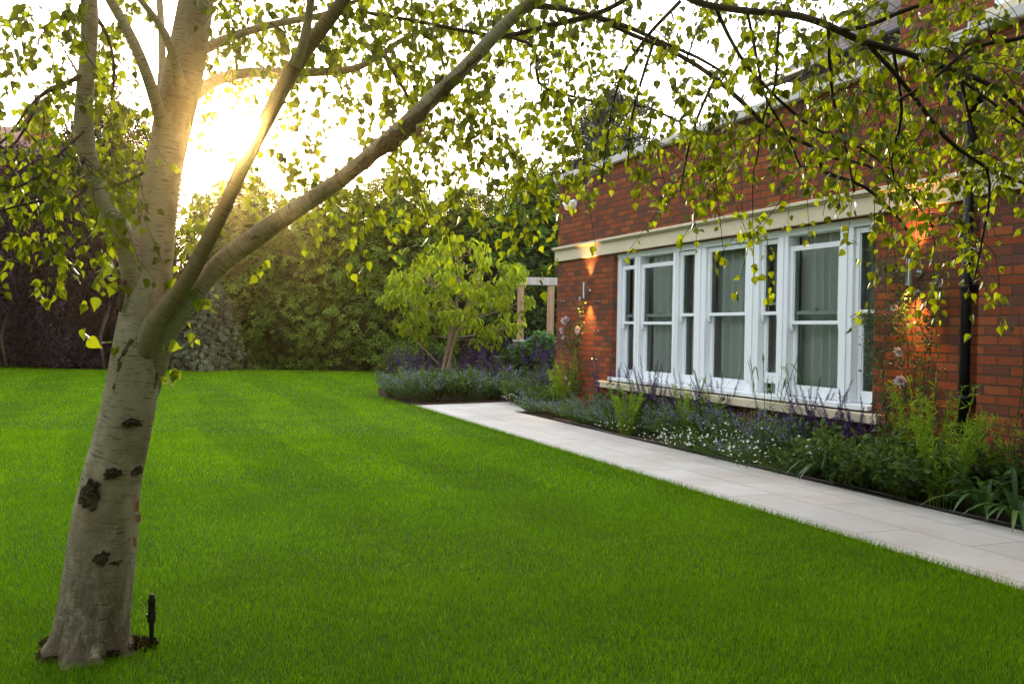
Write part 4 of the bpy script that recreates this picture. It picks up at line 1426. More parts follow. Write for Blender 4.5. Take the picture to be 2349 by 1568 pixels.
def shrub(name, cat, label, c, rx, ry, h, n, m, size, kind='whorl', seed=0.0, group=None, z0=0.0, trunk=None, inner=.28, p=2.6, tb=0.0, corem=True, front=.8):
    root = empty(name, (c[0], c[1], 0), 0, label, cat, group)
    mb = MB()
    o = np.array([0.0, 0.0])
    P, O, dep, z = shell(n, o, rx, ry, h, z0, p, seed, front=front, inner=inner)
    tint = np.clip(.56 + tb - .62 * dep + .12 * z + rng.normal(0, .20, n) + .14 * np.sin(P[:, 0] * 2.3 + seed) * np.sin(P[:, 2] * 2.9 + seed), .03, 1)  # leaf tint carries painted shade: darker inside, lighter at the top, plus random variation
    if kind == 'whorl':
        for i in range(3):
            s_ = slice(i, None, 3)
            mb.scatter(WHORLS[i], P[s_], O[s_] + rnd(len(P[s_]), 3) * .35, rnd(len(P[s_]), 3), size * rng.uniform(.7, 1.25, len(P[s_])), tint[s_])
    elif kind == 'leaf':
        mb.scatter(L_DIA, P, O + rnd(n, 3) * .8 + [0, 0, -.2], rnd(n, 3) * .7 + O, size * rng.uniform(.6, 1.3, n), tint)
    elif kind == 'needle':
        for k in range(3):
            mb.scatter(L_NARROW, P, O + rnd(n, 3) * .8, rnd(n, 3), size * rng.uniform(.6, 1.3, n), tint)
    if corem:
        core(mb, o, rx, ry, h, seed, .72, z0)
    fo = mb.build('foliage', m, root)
    if trunk:
        mb = MB()
        for q in range(trunk):
            a = rng.uniform(0, 2 * PI)
            b_ = rng.uniform(.05, .3) * rx
            mb.tube(spline([(b_ * .4 * math.cos(a), b_ * .4 * math.sin(a), -.05), (b_ * .7 * math.cos(a), b_ * .7 * math.sin(a), h * .3), (b_ * math.cos(a + .4) * 1.6, b_ * math.sin(a + .4) * 1.6, h * .7)], .2), np.linspace(.09, .03, len(spline([(b_ * .4 * math.cos(a), b_ * .4 * math.sin(a), -.05), (b_ * .7 * math.cos(a), b_ * .7 * math.sin(a), h * .3), (b_ * math.cos(a + .4) * 1.6, b_ * math.sin(a + .4) * 1.6, h * .7)], .2))), 8)
        mb.build('trunk', M['dark_bark'], root, smooth=True)
    return root


def gx(px, Y):
    return (at(px, 800, Y)[0], Y)


G_ = 'evergreen shrubs along the far edge of the lawn'
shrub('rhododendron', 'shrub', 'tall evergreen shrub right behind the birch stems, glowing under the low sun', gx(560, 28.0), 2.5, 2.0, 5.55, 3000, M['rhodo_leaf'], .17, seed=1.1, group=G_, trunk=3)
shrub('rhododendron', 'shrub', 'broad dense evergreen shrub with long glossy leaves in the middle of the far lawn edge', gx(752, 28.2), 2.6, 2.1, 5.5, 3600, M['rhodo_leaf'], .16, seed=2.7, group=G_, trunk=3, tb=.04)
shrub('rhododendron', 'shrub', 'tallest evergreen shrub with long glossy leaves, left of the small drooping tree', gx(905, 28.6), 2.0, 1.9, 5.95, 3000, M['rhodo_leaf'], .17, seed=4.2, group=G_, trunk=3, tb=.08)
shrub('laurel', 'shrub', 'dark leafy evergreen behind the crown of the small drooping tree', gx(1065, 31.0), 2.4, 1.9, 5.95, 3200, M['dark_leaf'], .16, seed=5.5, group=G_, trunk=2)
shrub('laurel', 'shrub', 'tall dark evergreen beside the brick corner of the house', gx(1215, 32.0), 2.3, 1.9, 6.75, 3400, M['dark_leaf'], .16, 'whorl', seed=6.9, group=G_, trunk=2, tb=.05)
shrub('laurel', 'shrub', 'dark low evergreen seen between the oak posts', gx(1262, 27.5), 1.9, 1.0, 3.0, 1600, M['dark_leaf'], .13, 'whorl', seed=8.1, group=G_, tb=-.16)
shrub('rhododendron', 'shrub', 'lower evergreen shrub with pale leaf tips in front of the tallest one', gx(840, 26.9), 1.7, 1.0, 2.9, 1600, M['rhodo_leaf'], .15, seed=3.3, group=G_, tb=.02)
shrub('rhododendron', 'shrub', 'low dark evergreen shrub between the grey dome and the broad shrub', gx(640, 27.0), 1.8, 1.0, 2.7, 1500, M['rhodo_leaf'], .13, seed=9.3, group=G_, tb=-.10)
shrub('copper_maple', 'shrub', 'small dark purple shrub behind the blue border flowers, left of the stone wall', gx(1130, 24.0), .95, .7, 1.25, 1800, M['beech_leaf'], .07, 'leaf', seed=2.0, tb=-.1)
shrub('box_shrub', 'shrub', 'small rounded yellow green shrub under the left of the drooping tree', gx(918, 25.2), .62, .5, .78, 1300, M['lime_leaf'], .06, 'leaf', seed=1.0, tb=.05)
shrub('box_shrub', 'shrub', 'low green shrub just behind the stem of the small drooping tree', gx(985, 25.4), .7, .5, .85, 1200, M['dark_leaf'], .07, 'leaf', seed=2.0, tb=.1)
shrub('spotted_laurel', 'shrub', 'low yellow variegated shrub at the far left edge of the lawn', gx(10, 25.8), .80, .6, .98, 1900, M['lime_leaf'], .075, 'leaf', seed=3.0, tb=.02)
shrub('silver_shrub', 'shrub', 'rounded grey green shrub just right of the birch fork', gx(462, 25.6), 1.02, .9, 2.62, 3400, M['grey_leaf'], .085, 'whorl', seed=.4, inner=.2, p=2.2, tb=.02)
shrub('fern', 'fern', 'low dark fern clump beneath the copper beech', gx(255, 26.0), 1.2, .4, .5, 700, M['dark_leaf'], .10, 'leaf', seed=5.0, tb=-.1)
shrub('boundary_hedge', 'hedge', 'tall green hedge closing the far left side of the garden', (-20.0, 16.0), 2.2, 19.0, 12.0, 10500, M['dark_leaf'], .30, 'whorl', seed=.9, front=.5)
shrub('shade_hedge', 'hedge', 'unseen tall hedge added behind the viewer to darken the foreground', (0.0, -6.0), 13.0, 1.6, 6.5, 4200, M['dark_leaf'], .34, 'whorl', seed=1.9, front=.2)  # added out of view: blocks sky light to darken the foreground and trunk

# copper beech with hanging curtains of dark leaves
bc = gx(170, 26.5)
beech = empty('copper_beech', (bc[0], bc[1], 0), 0, 'weeping beech with a dense curtain of dark purple leaves at the left', 'tree')
mb = MB()


def strands(cx, cy, rx, ry, h, n, seed, spread=1.0):
    phi = np.where(rng.random(n) < .8, rng.uniform(PI, 2 * PI, n), rng.uniform(0, PI, n))
    z = rng.random(n) ** .8
    pr = np.sqrt(np.clip(1 - z ** 2.8, 0, 1))
    r = pr * lobes(phi, z * h, seed) * (1.03 - .25 * rng.random(n) ** 1.5) * spread
    P0 = np.stack([cx + rx * r * np.cos(phi), cy + ry * r * np.sin(phi), h * z + .1], 1)
    ln_ = np.minimum(rng.uniform(.4, 1.4, n), P0[:, 2] - .15)
    k = 15
    u = rng.random((n, k))
    P = P0[:, None, :] + rnd(n, k, 3) * .035
    P[:, :, 2] -= u * ln_[:, None]
    P[:, :, 0] += (np.sin(u * 4 + P0[:, :1]) * .04)
    P = P.reshape(-1, 3)
    t = np.repeat(np.clip(rng.normal(.42, .2, n) + .12 * np.sin(P0[:, 0] * 3.7) + .05 * z, 0, 1), k) + rnd(n * k) * .12
    mb.scatter(L_DIA, P, rnd(n * k, 3) * .5 + [0, -.2, -1], rnd(n * k, 3) + [0, -1, .2], rng.uniform(.055, .105, n * k), np.clip(t, .02, 1))


strands(1.0, 0, 2.5, 2.0, 7.7, 2700, 1.0)
core(mb, (1.0, 0), 2.5, 2.0, 7.3, 1.0, .75)
strands(-1.9, .4, 2.4, 2.0, 6.5, 2200, 2.0)
core(mb, (-1.9, .4), 2.4, 2.0, 6.1, 2.0, .75)
strands(-.2, -.6, 2.2, 1.4, 4.6, 1500, 3.0)
for x, z, n in ((-.75, 9.4, 26), (.25, 8.9, 22), (-.2, 8.3, 26), (.9, 8.2, 30), (1.6, 8.0, 24), (-1.2, 8.3, 16)):
    P = np.stack([x + rnd(n * 6) * .28, .3 + rnd(n * 6) * .3, z + rnd(n * 6) * .22], 1)
    mb.scatter(L_DIA, P, rnd(n * 6, 3) + [0, 0, -.6], rnd(n * 6, 3), rng.uniform(.06, .11, n * 6), rng.random(n * 6))
mb.build('foliage', M['beech_leaf'], beech)
mb = MB()
mb.tube(spline([(.2, 0, -.1), (.15, 0, 2.0), (.3, .1, 5.0), (.1, .2, 8.0), (-.6, .3, 9.4)], .3), np.linspace(.22, .02, len(spline([(.2, 0, -.1), (.15, 0, 2.0), (.3, .1, 5.0), (.1, .2, 8.0), (-.6, .3, 9.4)], .3))), 12)
for x, z in ((.25, 8.9), (1.2, 8.1), (-1.2, 8.2), (-1.9, 6.6)):
    mb.tube(spline([(.2, .1, z - 2.4), (x * .5, .2, z - .8), (x, .3, z)], .2), .025, 6)
for x0, x1 in ((1.75, 1.6), (2.35, 2.25), (-.9, -1.1)):
    mb.tube([(x0, -1.9, -.05), (x1, -1.85, .9), (x1 + .1, -1.5, 1.8)], .05, 8)
mb.build('trunk', M['dark_bark'], beech, smooth=True)

# pines beyond the house
for k, (px, Y, h, sc_, lab) in enumerate(((1395, 42, 12.0, 1.0, 'blue green pine rising behind the flat parapet of the house'), (1345, 44, 9.3, .8, 'smaller olive pine at the corner behind the parapet'))):
    c = gx(px, Y)
    root = empty('pine_tree', (c[0], c[1], 0), 0, lab, 'tree', 'pines behind the house')
    mb = MB()
    mb.tube(spline([(0, 0, -.2), (.1, 0, h * .5), (.05, .1, h)], .5), np.linspace(.25, .04, len(spline([(0, 0, -.2), (.1, 0, h * .5), (.05, .1, h)], .5))), 10)
    tips = []
    for q in range(70):
        z = h * rng.uniform(.45, .98)
        a = rng.uniform(0, 2 * PI)
        ln_ = (h - z) * .55 + .6 + rng.random() * .7
        e = np.array([ln_ * math.cos(a) * sc_, ln_ * math.sin(a) * sc_, z + ln_ * .25])
        mb.tube(spline([(.08, .05, z), e * [.5, .5, 1] - [0, 0, .05], e], .3), .03, 6)
        for w_ in range(7):
            tips.append(e * [rng.uniform(.5, 1.05)] * 1 + [0, 0, 0] if False else np.array([e[0] * rng.uniform(.45, 1.05), e[1] * rng.uniform(.45, 1.05), e[2] + rng.normal() * .15]))
    mb.build('trunk', M['dark_bark'], root, smooth=True)
    tips = np.array(tips)
    mb = MB()
    n = len(tips) * 34
    P = np.repeat(tips, 34, 0) + rnd(n, 3) * [.20, .20, .13]
    mb.scatter(L_NARROW, P, rnd(n, 3) + [0, 0, .7], rnd(n, 3), rng.uniform(.20, .38, n), np.clip(rng.normal(.5, .22, n), 0, 1))
    mb.build('crown', M['pine_leaf'], root)

# ---- small drooping ornamental tree in the island bed
tb_ = at(1014, 892, 18.8)
ts = empty('ornamental_tree', (tb_[0], 18.8, 0), 0, 'small multi-stemmed tree with drooping yellow green leaves in the island bed', 'tree')
T0 = np.array([tb_[0], 18.8, 0])


def tpx(rows):
    P = np.array([list(at(x, y, Y) - T0) + [r * Y / F] for x, y, Y, r in rows])
    P[0, 2] = max(-.03, min(P[0, 2], .02)) if rows[0][1] > 870 else P[0, 2]
    S = spline(P, .06)
    return S[:, :3], S[:, 3]


mb = MB()
stems = [[(1008, 894, 18.8, 5.5), (1015, 850, 18.8, 5), (1027, 800, 18.8, 5), (1038, 760, 18.8, 4.5), (1046, 710, 18.8, 4.5), (1052, 650, 18.8, 4), (1050, 590, 18.8, 2)],
         [(1016, 894, 18.72, 4.5), (1026, 845, 18.72, 4), (1037, 800, 18.71, 4), (1050, 760, 18.70, 3.5), (1064, 715, 18.7, 4), (1090, 660, 18.6, 3), (1120, 610, 18.5, 2)],
         [(1021, 893, 18.85, 4), (1031, 840, 18.86, 4), (1030, 790, 18.9, 4.5), (1030, 730, 18.95, 4), (1010, 680, 19.0, 3), (985, 630, 19.0, 2)],
         [(1040, 770, 18.8, 3), (1075, 742, 18.6, 2.6), (1120, 722, 18.4, 2), (1170, 705, 18.3, 1.4)],
         [(1042, 775, 18.8, 3), (1090, 768, 18.5, 2.4), (1145, 756, 18.4, 1.6)],
         [(1008, 838, 18.75, 2.4), (985, 812, 18.6, 2), (962, 790, 18.5, 1.5), (945, 775, 18.5, 1)],
         [(1032, 745, 18.85, 3), (990, 720, 18.7, 2.2), (940, 700, 18.6, 1.4)],
         [(1044, 700, 18.8, 3), (1000, 660, 18.6, 2), (930, 640, 18.5, 1.2)],
         [(1052, 680, 18.8, 3), (1110, 650, 18.7, 2), (1180, 640, 18.6, 1.2)]]
SKT = []
for rows in stems:
    p, r = tpx(rows)
    mb.tube(p, r * .82, 10, lump=.08)
    SKT.append(p)
SKT = np.concatenate(SKT)
cl = []
rr_ = np.random.default_rng(5)
while len(cl) < 200:
    x, y = rr_.uniform(885, 1218), rr_.uniform(535, 800)
    e = ((x - 1052) / 162) ** 2 + ((y - 678) / 128) ** 2
    hole = math.sin(x * .045 + 1) * math.sin(y * .06 + x * .01)
    if e > 1.06 or (y > 745 and abs(x - 1040) < 50) or hole < -.35 or (y < 600 and (x < 985 or x > 1120)):
        continue
    cl.append(at(x, y, 18.8 + rr_.uniform(-1, 1) * 1.35 * math.sqrt(max(.08, 1.1 - e))) - T0)
cl = np.array(cl)
lf = MB()
for t in cl:
    dd = np.linalg.norm(SKT - t, axis=1) + .4 * np.maximum(0, SKT[:, 2] - t[2])
    a = SKT[int(np.argmin(dd))]
    mid = (a + t) / 2 + [0, 0, .12 * np.linalg.norm(t - a)]
    u = np.linspace(0, 1, 7)[:, None]
    mb.tube((1 - u) ** 2 * a + 2 * u * (1 - u) * mid + u ** 2 * t, np.linspace(.007, .003, 7), 5, cap=False)
    n = 15
    ang = rng.uniform(0, 2 * PI, n)
    out = np.stack([np.cos(ang), np.sin(ang), rng.uniform(-.9, .25, n)], 1)
    pp = t + rnd(n, 3) * .06
    lf.scatter(L_DROOP, pp, out + [0, 0, -.35], [0, 0, 1.0] + rnd(n, 3) * .3, rng.uniform(.11, .20, n), np.clip(rng.normal(.52, .22, n) + .15 * (t[2] - 2.1), 0, 1))
mb.build('trunk', M['stem_bark'], ts, smooth=True)
lf.build('crown', M['small_tree_leaf'], ts)

# ================================================================ BORDER PLANTS


def ground(x, y):
    d = RC @ np.array([(x - CX) / F, -(y - CY) / F, -1.0])
    return np.array([0, 0, EYE]) + d * (-EYE / d[2])


def stem_curves(n, r, h, lean, r0=.05):
    """n arching stems: base points, tips and a function giving points along them."""
    a = rng.uniform(0, 2 * PI, n)
    o = np.stack([np.cos(a), np.sin(a), 0 * a], 1)
    base = o * (r0 * np.sqrt(rng.random(n)))[:, None]
    ln_ = rng.uniform(.2, 1.0, n) ** .6 * lean
    hh = h * rng.uniform(.65, 1.1, n) * (1 - .35 * ln_ / (lean + 1e-6))

    def f(u):
        u = np.asarray(u)
        P = base[:, None, :] + o[:, None, :] * (r * ln_)[:, None, None] * (u ** 1.3)[..., None]
        P[..., 2] += hh[:, None] * (1.25 * u - .25 * u * u)
        return P
    return f, o, hh


def stalks(mb, f, n, r=.0018, tint=.3, k=5):
    u = np.linspace(0, 1, k)
    P = f(np.broadcast_to(u, (n, k)))
    W = np.array([r, 0, 0])
    W2 = np.array([0, r, 0])
    for wv in (W, W2):
        A, B = P - wv, P + wv
        V = np.stack([A, B], 2).reshape(n, -1, 3)
        i = (np.arange(n) * 2 * k)[:, None]
        j = np.arange(k - 1)[None] * 2
        Q = np.stack([i + j, i + j + 1, i + j + 3, i + j + 2], -1).reshape(-1, 4)
        mb.add(V.reshape(-1, 3), Q=Q, tint=tint)


def foliage_on(mb, f, n, per, size, u0, u1, tpl=None, tb=.5, drop=0.0, spread=.8, jit=.008):
    u = rng.uniform(u0, u1, (n, per))
    P = (f(u) + rnd(n, per, 3) * jit).reshape(-1, 3)
    m = len(P)
    mb.scatter(L_DIA if tpl is None else tpl, P, rnd(m, 3) * spread + [0, 0, .35 - drop], rnd(m, 3), size * rng.uniform(.6, 1.3, m), np.clip(tb + .25 * (u.reshape(-1) - .5) + rnd(m) * .16, .02, 1))


def catmint(root):
    mb = MB()
    n = 95
    f, o, hh = stem_curves(n, .34, .36, 1.0, .10)
    stalks(mb, f, n, .0015, .35)
    foliage_on(mb, f, n, 17, .026, .15, .9, tb=.5)
    mb.build('foliage', M['catmint_leaf'], root)
    mb = MB()
    nf = 44
    k = 20
    u = rng.uniform(.70, 1.06, (n, k))[:nf]
    P = f(np.concatenate([u, np.ones((n - nf, k))]))[:nf] + rnd(nf, k, 3) * .009
    m = nf * k
    mb.scatter(L_DIA, P.reshape(-1, 3), rnd(m, 3) + [0, 0, .3], rnd(m, 3), rng.uniform(.008, .017, m), rng.random(m))
    mb.build('blossom', M['blue_flower'], root)


def salvia(root, h=.66, n=17):
    mb = MB()
    f, o, hh = stem_curves(n, .20, h, 1.0, .10)
    stalks(mb, f, n, .0022, .15)
    foliage_on(mb, f, n, 9, .05, .05, .55, tb=.4)
    f2, o2, h2 = stem_curves(40, .20, h * .42, 1.0, .08)
    stalks(mb, f2, 40, .0015, .3)
    foliage_on(mb, f2, 40, 9, .048, .2, 1.0, tb=.42)
    mb.build('foliage', M['bed_leaf'], root)
    mb = MB()
    k = 17
    uu = np.linspace(.55, 1.02, k)
    P = f(np.broadcast_to(uu, (n, k)))
    q = 6
    P = np.repeat(P[:, :, None, :], q, 2)
    a = rng.uniform(0, 2 * PI, P.shape[:3])
    wd = (.010 * (1.1 - .75 * (uu - .55) / .47))[None, :, None]
    D = np.stack([np.cos(a), np.sin(a), .35 + 0 * a], -1)
    P = P + D * wd[..., None] * .5
    m = P.reshape(-1, 3).shape[0]
    sz = np.broadcast_to(wd * 1.5, P.shape[:3]).reshape(-1)
    mb.scatter(L_DIA, P.reshape(-1, 3), D.reshape(-1, 3), rnd(m, 3), sz * rng.uniform(.8, 1.3, m), rng.random(m))
    mb.build('blossom', M['purple_flower'], root)


def plume(root, h=.62, n=26):
    mb = MB()
    f, o, hh = stem_curves(n, .19, h, 1.0, .07)
    stalks(mb, f, n, .002, .45)
    foliage_on(mb, f, n, 62, .040, .12, 1.02, tpl=L_NARROW2, tb=.52, spread=.65, jit=.003)
    mb.build('foliage', M['plume_leaf'], root)


def daisies(root):
    mb = MB()
    n = 90
    f, o, hh = stem_curves(n, .38, .25, 1.0, .16)
    stalks(mb, f, n, .0011, .4)
    foliage_on(mb, f, n, 10, .024, .1, .95, tpl=L_NARROW2, tb=.5)
    mb.build('foliage', M['bed_leaf'], root)
    mb = MB()
    u = np.ones((n, 1)) * 1.05
    P = f(u)[:, 0][:86] + [0, 0, .008]
    for c in P:
        nn = unit(rnd(3) * .5 + [0, 0, 1.0] + [-.5, -.6, 0])
        a = unit(np.cross(nn, [1, .3, 0]))
        b = np.cross(nn, a)
        R_ = rng.uniform(.0065, .010)
        ph = np.linspace(0, 2 * PI, 18, endpoint=False)
        rad_ = np.where(np.arange(18) % 2 == 0, R_, R_ * .72)
        V = [c + nn * .001] + [c + (a * math.cos(t) + b * math.sin(t)) * r for t, r in zip(ph, rad_)]
        mb.add(V, T=[(0, 1 + i, 1 + (i + 1) % 18) for i in range(18)], tint=rng.uniform(.5, 1))
        V = [c + nn * .0035] + [c + nn * .0025 + (a * math.cos(t) + b * math.sin(t)) * R_ * .36 for t in ph[::3]]
        mb.add(V, T=[(0, 1 + i, 1 + (i + 1) % 6) for i in range(6)], tint=0.02)
    mb.build('blossom', M['white_flower'], root)


def straps(root, n=26, ln_=.55, w_=.011, m='strap_leaf'):
    mb = MB()
    for i in range(n):
        a = rng.uniform(0, 2 * PI)
        o = np.array([math.cos(a), math.sin(a), 0])
        l = ln_ * rng.uniform(.6, 1.1)
        lean = rng.uniform(.3, 1.0)
        u = np.linspace(0, 1, 9)[:, None]
        P = o * (.02 + l * lean * .75 * u ** 1.4) + np.array([0, 0, 1.0]) * (l * (1.15 * u - (.35 + .75 * lean) * u ** 2.2))
        sd = np.cross(o, [0, 0, 1.0])
        W = w_ * rng.uniform(.7, 1.2) * np.sin(np.clip(u * .93 + .07, 0, 1) * PI) ** .45
        V = np.stack([P - sd * W, P + [0, 0, -.25] * W, P + sd * W], 1).reshape(-1, 3)
        Q = [q for j in range(8) for q in ((3 * j, 3 * j + 1, 3 * j + 4, 3 * j + 3), (3 * j + 1, 3 * j + 2, 3 * j + 5, 3 * j + 4))]
        V[:, 2] = np.maximum(V[:, 2], .004)
        mb.add(V, Q=Q, tint=np.clip(rng.normal(.45, .2), .05, 1))
    mb.build('foliage', M[m], root)


def leafy(root, h=.45, n=56, size=.042, m='bed_leaf'):
    mb = MB()
    f, o, hh = stem_curves(n, .30, h, 1.0, .10)
    stalks(mb, f, n, .0018, .3)
    foliage_on(mb, f, n, 17, size, .15, 1.0, tb=.42)
    mb.build('foliage', M[m], root)


def tall_grass(root):
    mb = MB()
    for i in range(8):
        a = rng.uniform(0, 2 * PI)
        o = np.array([math.cos(a), math.sin(a), 0])
        h = rng.uniform(.45, .72)
        top = o * h * rng.uniform(.05, .35) + [0, 0, h]
        S = spline([o * .03, o * .03 + (top - o * .03) * .5 + [0, 0, .03], top], .06)
        mb.tube(S, .0022, 5, tint=.4)
        for q in range(3):
            c = S[int(len(S) * rng.uniform(.35, .9))]
            b = rng.uniform(0, 2 * PI)
            o2 = np.array([math.cos(b), math.sin(b), 0])
            l = rng.uniform(.18, .34)
            u = np.linspace(0, 1, 7)[:, None]
            P = c + o2 * l * .75 * u + np.array([0, 0, 1.0]) * l * (.9 * u - 1.15 * u * u)
            sd = np.cross(o2, [0, 0, 1.0])
            W = .006 * np.sin(np.clip(u * .9 + .1, 0, 1) * PI) ** .5
            V = np.stack([P - sd * W, P + sd * W], 1).reshape(-1, 3)
            mb.add(V, Q=[(2 * j, 2 * j + 1, 2 * j + 3, 2 * j + 2) for j in range(6)], tint=rng.uniform(.4, .9))
        mb.scatter(L_NARROW, [S[-1] - [0, 0, .02]], [unit(S[-1] - S[-3])], [rnd(3)], .09, .75)
    mb.build('foliage', M['strap_leaf'], root)


def hydrangea(root, h=.95, r=.62):
    mb = MB()
    P, O, dep, z = shell(1500, (0, 0), r, r, h, 0, 2.4, 1.0, front=.7, inner=.3)
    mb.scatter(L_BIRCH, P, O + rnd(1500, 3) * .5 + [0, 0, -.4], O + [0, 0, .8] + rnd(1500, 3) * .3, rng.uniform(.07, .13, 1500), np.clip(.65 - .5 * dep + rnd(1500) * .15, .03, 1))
    core(mb, (0, 0), r, r, h, 1.0, .66)
    mb.build('foliage', M['hydrangea_leaf'], root)
    mb = MB()
    P, O, dep, z = shell(30, (0, 0), r * 1.03, r * 1.03, h * 1.02, .1, 2.4, 1.0, front=.75, inner=.03)
    for c, o in zip(P, O):
        q = 60
        v = unit(rnd(q, 3))
        mb.scatter(L_DIA, c + v * rng.uniform(.02, .05), v + o * .5, rnd(q, 3), .028, rng.random(q))
    mb.build('blossom', M['hydr_flower'], root)


def tpl_narrow2():
    return np.array([(0, 0, 0), (.07, .4, .02), (0, 1, -.08), (-.07, .4, .02)], float), [(0, 1, 2), (0, 2, 3)], []


L_NARROW2 = tpl_narrow2()
KINDS = {'catmint': catmint, 'salvia': salvia, 'amsonia': plume, 'fleabane': daisies, 'agapanthus': straps, 'border_plant': leafy, 'wild_grass': tall_grass, 'hydrangea': hydrangea}
CATS = {'catmint': 'catmint', 'salvia': 'salvia', 'amsonia': 'feathery plant', 'fleabane': 'daisy clump', 'agapanthus': 'strap leaf plant', 'border_plant': 'leafy plant', 'wild_grass': 'tall grass', 'hydrangea': 'hydrangea'}
GRP = {'catmint': 'clumps of lavender blue catmint', 'salvia': 'purple salvias', 'amsonia': 'feathery bright green border plants', 'fleabane': 'clumps of white daisies',
       'agapanthus': 'strap leaved plants in the border', 'border_plant': 'dark leafy border plants', 'wild_grass': 'tall grasses', 'hydrangea': 'blue hydrangeas'}
PROTO = {}


def plant(kind, x, y, scale, label, clip=True, sz=1.0, spot=None):
    """One plant standing at the place on the ground seen at (x, y)."""
    P = ground(x, y) if spot is None else spot
    s, d = P @ UV, P @ NV
    if clip:
        d = min(max(d, 5.40), 5.93)
        P = wp(s, d)
    var = len([1 for k in PROTO if k[0] == kind])
    n_ = PROTO.get((kind, 'n'), 0)
    PROTO[(kind, 'n')] = n_ + 1
    if n_ < 2 or (kind, n_ % 2) not in PROTO:
        o = empty(kind, (0, 0, 0))
        KINDS[kind](o)
        PROTO[(kind, n_ % 2)] = o
    else:
        o = copy_tree(PROTO[(kind, n_ % 2)])
    o.location = tuple(P)
    o.rotation_euler = (0, 0, rng.uniform(0, 2 * PI))
    scale *= 1.55
    o.scale = (scale, scale, scale * sz * 1.06)
    tag(o, label, CATS[kind], GRP[kind])
    return o


BED = [
    # the long border below the window, far end first
    ('fleabane', 1232, 935, .75, 'white flowered clump at the far tip of the border by the path bend', .9),
    ('catmint', 1268, 938, .80, 'grey green catmint clump at the far end of the long border', .8),
    ('salvia', 1262, 915, .95, 'dark purple salvia at the far brick corner of the house', 1.0),
    ('border_plant', 1225, 925, .7, 'leafy plant behind the white flowers at the far tip of the border', .9),
    ('salvia', 1330, 925, .8, 'short salvia under the far climbing rose', .8),
    ('agapanthus', 1310, 957, .65, 'small strap leaved clump near the far end of the border', .8),
    ('catmint', 1352, 975, .85, 'pale lavender clump by the path edge, second from the far end', .8),
    ('amsonia', 1388, 948, .95, 'feathery green plume leaning left of the stone sill end', 1.05),
    ('border_plant', 1340, 945, .8, 'dark leafy plant behind the second lavender clump', .8),
    ('amsonia', 1428, 1000, .72, 'bright feathery plume at the path edge below the sill end', .9),
    ('catmint', 1480, 995, .80, 'grey leaved clump between the two bright feathery plumes', .8),
    ('catmint', 1520, 975, .85, 'lavender clump under the left part of the window sill', .9),
    ('salvia', 1540, 968, .95, 'salvia with tall dark spikes before the second sash', 1.15),
    ('border_plant', 1500, 985, .6, 'low leafy plant below the left part of the sill', .7),
    ('amsonia', 1595, 1020, .80, 'bright feathery plume below the middle of the window', .95),
    ('catmint', 1560, 1010, .75, 'lavender clump left of the middle plume', .8),
    ('fleabane', 1560, 1030, .62, 'few white daisies at the path edge left of the middle plume', .8),
    ('catmint', 1655, 1010, .90, 'lavender clump right of the middle plume below the sill', .95),
    ('salvia', 1635, 990, .85, 'thin salvia with a lone dark spike before the middle sash', 1.1),
    ('fleabane', 1650, 1055, .95, 'broad clump of white daisies spilling to the path edge', .95),
    ('fleabane', 1722, 1072, 1.0, 'white daisies in the middle of the border, right of the broad clump', .95),
    ('salvia', 1738, 1020, .90, 'salvia with curved purple spikes before the fifth sash', 1.05),
    ('catmint', 1745, 1035, .95, 'lavender clump behind the middle daisies', .95),
    ('wild_grass', 1810, 1045, .95, 'tall pale grass with bent blades before the sixth sash', 1.0),
    ('catmint', 1822, 1062, .95, 'large lavender clump below the right part of the sill', .95),
    ('fleabane', 1782, 1088, .75, 'last white daisies before the strap leaves', .9),
    ('border_plant', 1850, 1060, .8, 'leafy plant among the lavender right of the tall grass', .8),
    ('catmint', 1900, 1075, .9, 'lavender clump under the right end of the stone sill', 1.0),
    ('salvia', 1930, 1070, 1.0, 'purple salvia before the right end of the sill', .92),
    ('salvia', 1985, 1085, .95, 'deep purple salvia at the foot of the near brick pier', .9),
    ('agapanthus', 1880, 1110, .85, 'strap leaved plant arching over the path edge', .9),
    ('border_plant', 1960, 1120, .95, 'dark leafy plant in front of the deep purple salvias', .85),
    ('border_plant', 2030, 1130, .95, 'dark leafy plant left of the large feathery plume', .9),
    ('salvia', 2050, 1095, .85, 'slim purple salvia left of the drainpipe', .95),
    ('amsonia', 2140, 1170, .88, 'large bright feathery plume at the near path edge', 1.0),
    ('amsonia', 2205, 1120, .95, 'tall feathery plume in front of the drainpipe foot', 1.05),
    ('border_plant', 2085, 1150, .85, 'dark leafy plant behind the large near plume', .9),
    ('border_plant', 2230, 1170, 1.0, 'dark leafy plant right of the near plumes', .85),
    ('agapanthus', 2215, 1195, .8, 'dark strap leaves on the soil right of the large plume', .7),
    ('agapanthus', 2320, 1210, .9, 'strap leaves with yellow blades at the right edge of the picture', .75),
    ('amsonia', 2345, 1160, .8, 'olive feathery shoots against the brick at the right edge', .85),
    ('border_plant', 2310, 1165, .85, 'dark leafy plant against the wall right of the drainpipe', .9),
]
for k, x, y, sc_, lab, sz in BED:
    plant(k, x, y, sc_, lab, True, sz * (1.22 if k == 'catmint' else 1.12 if k == 'amsonia' else 1.0))
